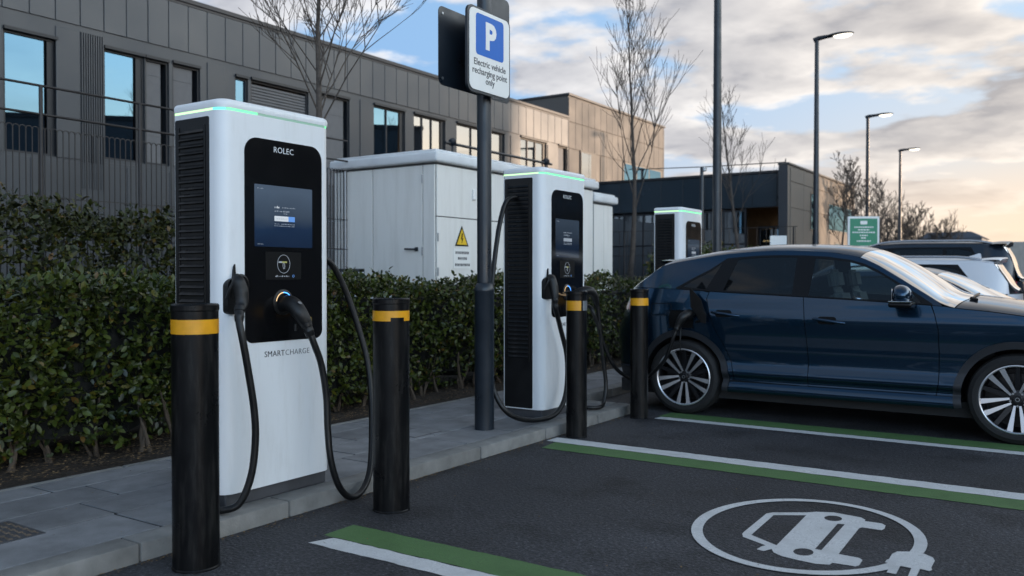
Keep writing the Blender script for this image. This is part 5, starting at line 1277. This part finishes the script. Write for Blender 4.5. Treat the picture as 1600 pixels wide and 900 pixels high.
for k, (x, y, H, s, lb) in enumerate([(-10.6,72.3,6.3,83,'round bushy bare tree right of the furthest lamp'),(-9.8,77.5,5.4,87,'lower bushy bare tree at the right end of the far tree row'),(-12.2,72,5.6,89,'bushy bare tree at the left of the far tree row'),(-13.6,70,5.2,91,'low bushy bare tree behind the green notice board')]):
    bare_tree(lb, x, y, H, .17, s, first=.12, spread=.50, limbs=20, depth=4, m='bark_dark', up=.34, rmin=.017)

# ------------------------------------------------------------------ notices
t = thing('notice_board', 'green notice board in a white frame standing behind the parked cars', 'sign', (-4.34, 21.2, 0)); hw, z0, z1 = .315, 2.03, 2.66
t.rotation_euler = (0,0,rad(33))
MB().rbox(-hw-.05, hw+.05, -.02, .02, z0-.05, z1+.05, .012, 2).build('frame', M['sign_white'], t, 0)
bd = MB().prism(rrect(-hw, hw, z0, z1, .015, 3), -.026, -.019, 'y').build('green_panel', M['sign_green'], t, 0)
mb = MB(); mb.prism(rrect(-.08,.08,2.525,2.605,.02,4), -.029, -.0255, 'y')
for z, w_ in ((2.46,.22),(2.40,.13),(2.34,.26),(2.27,.09),(2.21,.06),(2.14,.16)):
    x = -w_
    while x < w_: l = random.uniform(.025,.06); mb.box(x, min(x+l,w_), -.028, -.0255, z-.014, z+.014); x += l+.014
mb.build('board_lettering', M['sign_white'], bd, 0)
for s in (-.25, .25): MB().rbox(s-.03, s+.03, -.015, .015, 0, z0-.04, .005, 1).build('leg', M['sign_white'], t, 0)
t = thing('small_board', 'small plain white board in front of the low building entrance', 'sign', (-6.6, 22.2, 0)); t.rotation_euler = (0,0,rad(30))
MB().rbox(-.21,.21,-.015,.015,2.02,2.36,.006,1).build('panel', M['sign_white'], t, 0)
for s in (-.16,.16): MB().rbox(s-.02,s+.02,-.012,.012,0,2.03,.004,1).build('leg', M['steel'], t, 0)
# ------------------------------------------------------------------ office block
def clad(name, col, rough=.42):
    return mat(name, col, rough, .3, var=.08, vscale=.7, rvar=.08, bump=.02, bscale=1.5, bdist=.05)
M['clad'] = clad('charcoal_cladding', (.046,.051,.058)); M['clad_b'] = clad('grey_cladding', (.060,.065,.072)); M['clad_warm'] = clad('bronze_cladding', (.095,.088,.082), .6)
M['coping'] = mat('roof_coping', (.03,.03,.033), .45, .3, var=.1); M['reveal'] = mat('window_reveal', (.006,.008,.012), .5)
M['blind'] = mat('grey_blind', (.11,.11,.115), .6, var=.08); M['office_glass'] = glass('office_glass', (.2,.28,.34), .30, .5, (.22,.44,.64)); M['warm_glass'] = glass('office_glass_clear', (.3,.34,.36), .20, .5, (.75,.8,.85))
M['office_in'] = mat('office_interior', (.03,.03,.032), .8); M['ceiling_lamp'] = led('ceiling_lamp', (1.,.62,.25), 5.)
X0 = -16.; H1 = 7.12
t = thing('office_block', 'long two-storey dark grey metal-clad office block with a higher bronze end', 'building', (X0, 27, 0)); OB = Vector(t.location)
def loc(mb): mb.v = [(x-OB.x, y-OB.y, z-OB.z) for x, y, z in mb.v]; return mb
YA, YB = -6., 27.78
openings = [(7.80,8.77,3.55,5.72,'w'),(9.68,10.56,3.62,5.78,'w'),(10.57,11.12,3.62,5.78,'b'),(11.2,11.88,3.62,5.80,'b'),(12.80,13.16,4.6,5.82,'w'),(13.24,15.0,3.62,5.84,'l'),
            (15.25,16.42,3.6,5.90,'b'),(17.34,18.62,3.6,5.93,'w'),(19.0,20.45,3.6,5.95,'v'),(21.0,23.60,3.6,5.98,'v'),(24.55,26.25,3.6,6.02,'v'),(27.05,27.7,3.6,6.05,'b')]
openings = [(-4,-2.5,3.55,5.7,'w'),(-1,.5,3.55,5.7,'w'),(2.2,3.6,3.55,5.7,'w'),(5.0,6.2,3.55,5.7,'w')]+openings
mb = MB(); DEP = 9.
# wall pieces round the openings (solid, 0.35 thick)
def wall(mb, ya, yb, za, zb_): mb.box(X0-.35, X0, ya, yb, za, zb_)
wall(mb, YA, YB, 0, 3.55)
cur = YA
for (ya, yb, za, zb_, k) in openings:
    if ya > cur+.001: wall(mb, cur, ya-.0005, 3.551, 6.05)
    if za > 3.552: wall(mb, ya, yb, 3.551, za)
    wall(mb, ya, yb, zb_, 6.05); cur = yb+.0005
if cur < YB: wall(mb, cur, YB, 3.551, 6.05)
wall(mb, YA, YB, 6.051, H1)
mb.box(X0-DEP, X0-.36, YA, YB-.01, H1-.5, H1-.1); mb.box(X0-DEP, X0-.36, YA, YA+.3, 0, H1-.52); mb.box(X0-DEP-.3, X0-DEP-.01, YA, YB, 0, H1)
loc(mb).build('wall', M['clad'], t, 0)
mb = MB(); mb.box(X0-3.2, X0-3.1, YA+.4, YB-.1, 3.4, 6.2); mb.box(X0-3.1, X0-.36, YA+.4, YB-.1, 3.35, 3.40); mb.box(X0-3.1, X0-.36, YA+.4, YB-.1, 6.1, 6.15)
loc(mb).build('rooms', M['office_in'], t, 0)
mb = MB(); mb.rbox(X0-.5, X0+.06, YA, YB+.0, H1+.001, H1+.10, .01, 1); mb.box(X0+.0005, X0+.03, YA, YB, H1-.05, H1)
loc(mb).build('roof_edge', M['coping'], t, 0)
# upper cladding trays with standing joints, and lower ones between the windows
mb = MB(); y = YA
while y < YB-.02:
    e = min(y+.475, YB); mb.rbox(X0+.001, X0+.022+random.uniform(0,.004), y+.009, e-.009, 6.09, H1-.055, .004, 1); y = e
loc(mb).build('upper_cladding', M['clad_b'], t, 0)
mb = MB(); y = YA
while y < YB-.02:
    e = min(y+.475, YB)
    if not any(ya < e-.05 and yb > y+.05 for ya, yb, *_ in openings):
        ribs = 8.8 < y < 9.7
        if ribs:
            k = y+.02
            while k < e-.03: mb.box(X0+.001, X0+.03, k, k+.022, 3.0, 5.98); k += .047
        else: mb.rbox(X0+.001, X0+.020, y+.008, e-.008, 3.55, 5.98, .004, 1)
    y = e
y = YA
while y < YB-.02:
    e = min(y+.95, YB); mb.rbox(X0+.001, X0+.018, y+.006, e-.006, .2, 3.50, .004, 1); y = e
loc(mb).build('lower_cladding', M['clad'], t, 0)
for (ya, yb, za, zb_, k) in openings:
    fr = MB(); w_ = .045; x = X0-.06
    fr.box(x-.05,x+.02,ya+.003,ya+w_,za+.003,zb_-.003); fr.box(x-.05,x+.02,yb-w_,yb-.003,za+.003,zb_-.003); fr.box(x-.05,x+.02,ya+w_,yb-w_,za+.003,za+w_); fr.box(x-.05,x+.02,ya+w_,yb-w_,zb_-w_,zb_-.003)
    fr.box(X0-.01, X0+.045, ya+.003, yb-.003, zb_-.0025, zb_+.055)
    rev = .17 if (yb-ya) > .8 and k in 'wv' else 0
    if rev: fr.box(x-.04, x+.005, yb-rev, yb-w_-.001, za+w_, zb_-w_)
    nd = {'w':0,'v':2,'b':0,'l':0}[k]
    if k == 'w' and yb-ya > 1.2: nd = 1
    for i in range(nd): yy = ya+(yb-rev-ya)*(i+1)/(nd+1); fr.box(x-.05,x+.01,yy-.02,yy+.02,za+w_,zb_-w_)
    f = loc(fr).build('window', M['reveal'], t, 0)
    g = MB()
    if k in 'wv': g.box(x-.030, x-.022, ya+w_, yb-w_-rev, za+w_, zb_-w_); loc(g).build('glass', M['warm_glass'] if k == 'v' else M['office_glass'], f, 0)
    elif k == 'b':
        g.box(x-.045, x-.028, ya+w_, yb-w_-.1, za+w_, zb_-w_)
        z = za+.6; 
        while z < zb_-.3: g.box(x-.028, x-.020, ya+w_, yb-w_-.1, z, z+.025); z += .62
        loc(g).build('blind', M['blind'], f, 0)
    else:
        z = za+w_
        while z < zb_-w_-.04: g.box(x-.045, x-.005, ya+w_, yb-w_, z, z+.052); z += .07
        loc(g).build('louvre', M['blind'], f, 0)
g = MB(); g.rbox(X0-1.5, X0-1.1, 17.3, 18.3, 4.83, 4.90, .02, 2); loc(g).build('ceiling_lamp', M['ceiling_lamp'], t, 0)
g = MB(); g.rbox(X0-1.1, X0-.9, 19.2, 19.8, 4.0, 4.1, .02, 2); loc(g).build('ceiling_lamp', M['ceiling_lamp'], t, 0)
# the higher end: bronze cladding, wall, copings and openings
Y1, Y2, H2 = 27.785, 36.4, 7.98
mb = MB(); mb.box(X0-9, X0, Y1, Y2, 0, H2); b = loc(mb).build('end_block', M['clad_warm'], t, 0)
mb = MB(); y = Y1
for z0_, z1_ in ((3.2,6.02),(6.05,7.0),(7.03,H2-.08)):
    y = Y1
    while y < Y2-.02:
        e = min(y+.5, Y2)
        if not (z0_ < 6 and (28.6 < e-.05 and y < 29.9)): mb.rbox(X0+.001, X0+.024+random.uniform(0,.004), y+.008, e-.008, z0_, z1_, .004, 1)
        y = e
loc(mb).build('end_cladding', M['clad_warm'], b, 0)
mb = MB(); mb.rbox(X0-9.1, X0+.06, Y1-.05, Y2+.05, H2+.001, H2+.09, .01, 1); loc(mb).build('end_coping', M['coping'], b, 0)
mb = MB(); mb.box(X0+.002, X0+.05, 28.65, 29.9, 3.6, 6.05); w_ = loc(mb).build('window', M['reveal'], t, 0)
mb = MB(); mb.box(X0+.050, X0+.056, 28.70, 29.25, 3.65, 5.98); mb.box(X0+.050, X0+.056, 29.28, 29.45, 3.65, 5.98); loc(mb).build('glass', M['warm_glass'], w_, 0)
mb = MB(); mb.box(X0+.026, X0+.06, 32.2, 36.0, 5.05, 6.02); w_ = loc(mb).build('window', M['coping'], t, 0)
mb = MB()
for i in range(3): mb.box(X0+.060, X0+.066, 32.28+1.24*i, 33.44+1.24*i, 5.12, 5.95)
loc(mb).build('glass', M['office_glass'], w_, 0)
MB().rbox(-4.2,-3.2,-14,-13,H1+.0,H1+.75,.02,1).build('roof_vent', M['cabinet_roof'], t, 0)

# ------------------------------------------------------------------ low blue building
M['blue_clad'] = clad('dark_blue_cladding', (.020,.028,.037), .3); M['blue_clad_b'] = clad('blue_panel', (.018,.032,.045), .22)
M['buff'] = clad('buff_cladding', (.17,.148,.125), .7); M['timber'] = mat('timber_screen', (.20,.14,.09), .6, var=.3, vscale=3)
M['entrance'] = glass('entrance_glass', (.3,.33,.36), .25, .6, (.7,.8,.9)); M['lobby'] = mat('lobby_wall', (.16,.13,.10), .7, var=.2)
t = thing('low_building', 'low dark blue glazed building with a sunlit buff end wall', 'building', (-8.1, 28.5, 0)); OB = Vector(t.location)
XL, XR, YF, YBk = -15.9, -8.1, 28.5, 37.8
mb = MB(); mb.box(XL, XR-.30, YF+.02, YF+.30, 3.60, 4.72); mb.box(XL, XR-.3, YF+.31, YBk, 4.40, 4.60); mb.box(XL, XL+.3, YF+.31, YBk, 0, 4.39); mb.box(XL+.31, XR-.3, YBk-.3, YBk, 0, 4.39)
loc(mb).build('wall', M['blue_clad'], t, 0)
mb = MB(); mb.box(XL, XR-.31, YF-.05, YF+.3, 4.721, 4.80); loc(mb).build('roof_edge', M['coping'], t, 0)
mb = MB(); x = XL; i = 0
while x < XR-.5:
    e = min(x+.82, XR-.32); mb.rbox(x+.012, e-.012, YF-.006, YF+.019, 3.62, 4.70, .004, 1); x = e; i += 1
loc(mb).build('fascia_panels', M['blue_clad_b'], t, 0)
# end wall with parapet, sunlit side facing the car park
mb = MB(); mb.box(XR-.29, XR, YF-.25, YBk, 0, 4.93); ew = loc(mb).build('end_wall', M['buff'], t, 0)
mb = MB(); y = YF
while y < YBk-.02:
    e = min(y+1.55, YBk)
    for z0_, z1_ in ((.2,2.2),(2.22,3.55),(3.57,4.40),(4.42,4.86)): mb.rbox(XR+.001, XR+.022, y+.008, e-.008, z0_, z1_, .004, 1)
    y = e
loc(mb).build('end_panels', M['buff'], ew, 0)
mb = MB(); mb.rbox(XR-.32, XR+.05, YF-.28, YBk+.02, 4.931, 5.0, .008, 1); loc(mb).build('parapet_cap', M['clad_warm'], ew, 0)
mb = MB(); mb.box(XR-.295, XR-.001, YF-.262, YF-.251, 0, 4.92); loc(mb).build('corner_trim', M['clad'], ew, 0)
for (ya, yb, za, zb_) in ((30.9,31.9,2.9,4.25),(33.4,37.5,3.0,4.05),(31.2,31.9,1.9,2.75),(34.4,35.2,1.7,2.6)):
    mb = MB(); mb.box(XR+.023, XR+.04, ya, yb, za, zb_); wn = loc(mb).build('window', M['coping'], t, 0)
    mb = MB(); mb.box(XR+.041, XR+.046, ya+.06, yb-.06, za+.06, zb_-.06); loc(mb).build('glass', M['office_glass'], wn, 0)
# ground floor: glass to the left, open entrance recess with timber lining to the right
mb = MB(); xs_ = [XL+.3+(6.0)*k/8 for k in range(9)]
for k in range(9): mb.box(xs_[k]-.03, xs_[k]+.03, YF+.06, YF+.14, 0, 3.59)
for z in (.05, 1.25, 2.4, 3.52): mb.box(XL+.3, XL+6.33, YF+.07, YF+.13, z-.03, z+.03)
gf = loc(mb).build('curtain_wall', M['reveal'], t, 0)
mb = MB(); mb.box(XL+.3, XL+6.3, YF+.09, YF+.10, .05, 3.55); loc(mb).build('glass', M['entrance'], gf, 0)
mb = MB(); mb.box(XL+6.4, XR-.3, YF+2.6, YF+2.7, 0, 4.39); mb.box(XL+.35, XL+6.3, YF+3.6, YF+3.7, 0, 4.39); loc(mb).build('lobby_wall', M['lobby'], t, 0)
mb = MB(); x = XL+6.45
while x < XR-.4: mb.box(x, x+.05, YF+2.52, YF+2.599, 0, 3.0); x += .14
loc(mb).build('timber_screen', M['timber'], t, 0)
mb = MB()
for x in (-9.55,-9.05,-8.65): mb.box(x-.03, x+.03, YF+1.4, YF+1.46, 0, 3.0)
mb.box(-9.6,-8.4,YF+1.4,YF+1.46,2.95,3.05); mb.box(-9.6,-8.4,YF+1.4,YF+1.46,1.98,2.02); df = loc(mb).build('entrance_frame', M['reveal'], t, 0)
mb = MB(); mb.box(-9.55,-8.45,YF+1.425,YF+1.432,.02,2.94); loc(mb).build('glass', M['entrance'], df, 0)
mb = MB(); mb.box(-9.7,-9.3,YF+2.3,YF+2.36,2.55,2.60); loc(mb).build('lobby_lamp', M['ceiling_lamp'], t, 0)
# guard wire above the roof with a thin mast
o = thing('roof_guard_wire', 'thin guard wire on posts above the roof of the low blue building', 'railing', (-13.4, 28.52, 4.8))
MB().tube([(0,0,.36),(2.4,0,.28),(5.15,0,.24)], .016, 6).build('wire', M['pole'], o, 60)
for x in (0,5.15): MB().tube([(x,0,0),(x,0,.36)], .018, 6).build('post', M['pole'], o, 60)
o = thing('thin_mast', 'thin dark mast standing between the third station and the tall lamp post', 'mast', (-9.2, 23.6, 0)); MB().lathe([(.05,0),(.05,4.4),(.03,4.45),(0,4.45)], 10).build('mast_pole', M['pole'], o, 40)
MB().lathe([(.0,4.3),(.07,4.32),(.07,4.42),(0,4.44)], 10, Matrix.Translation((.07,0,0))).build('mast_fitting', M['steel'], o, 40)
# pale boundary wall beyond, far sheds and hills
M['far_wall'] = mat('pale_far_wall', (.40,.37,.33), .8, var=.1)
o = tag(MB().rbox(-5.6,-1.5,29.9,30.1,0,2.35,.02,1).build('boundary_wall', M['far_wall'], smooth=0), 'pale low boundary wall beyond the green notice board', 'wall')
M['hill'] = mat('far_hill', (.055,.05,.035), .95, var=.4, vscale=.15)
V = []; nx, ny = 90, 6
for j in range(ny):
    for i in range(nx):
        x = -120+260*i/(nx-1); y = 170+j*14
        h = (5.2+2.2*math.sin(x*.045+1.)+1.5*math.sin(x*.13+.5)+.5*math.sin(x*.6)+.3*math.sin(x*1.9))*math.sin(math.pi*min(1,(j+.02)/(ny-1)))
        V.append((x, y, max(-.5, h-.2)))
Fc = [(j*nx+i, j*nx+i+1, (j+1)*nx+i+1, (j+1)*nx+i) for j in range(ny-1) for i in range(nx-1)]
tag(MB().add(V, Fc).build('hills', M['hill'], smooth=60), kind='structure')
M['shed'] = mat('far_shed', (.06,.075,.10), .6)
for (x, y, w_, h, lb) in ((-18.5,160,9,8.3,'far low grey shed roof above the black family car'),):
    o = thing('far_shed', lb, 'building', (x, y, 0)); MB().box(-w_/2,w_/2,-5,5,0,h-1).build('wall', M['shed'], o, 0)
    MB().prism([(-w_/2-.3,h-.999),(w_/2+.3,h-.999),(w_/2-1.5,h),(-w_/2+1.2,h)], -5.2, 5.2, 'y').build('roof', M['shed'], o, 0)
# tall block added out of view to keep the low sun off the bays
M['wh'] = clad('warehouse_cladding', (.10,.10,.105), .5)
t = thing('warehouse', 'plain grey warehouse across the car park, out of the picture on the sunward side', 'building', (0,0,0))
wn, ws = -28.4, 38.; sx_, sy_ = math.sin(rad(SUN_AZ)), math.cos(rad(SUN_AZ))
t.location = (wn*sy_+ws*sx_, -wn*sx_+ws*sy_, 0); t.rotation_euler = (0,0,-rad(SUN_AZ))
mb = MB(); mb.box(0,70,0,16,0,BLOCKER_H); mb.build('wall', M['wh'], t, 0)
MB().box(-.2,70.2,-.2,16.2,BLOCKER_H+.001,BLOCKER_H+.25).build('roof_edge', M['coping'], t, 0)
for k in range(9): 
    f = MB().box(2+8*k,7+8*k,-.06,-.001,3.2,5.6).build('window', M['coping'], t, 0); MB().box(2.15+8*k,6.85+8*k,-.068,-.061,3.35,5.45).build('glass', M['office_glass'], f, 0)
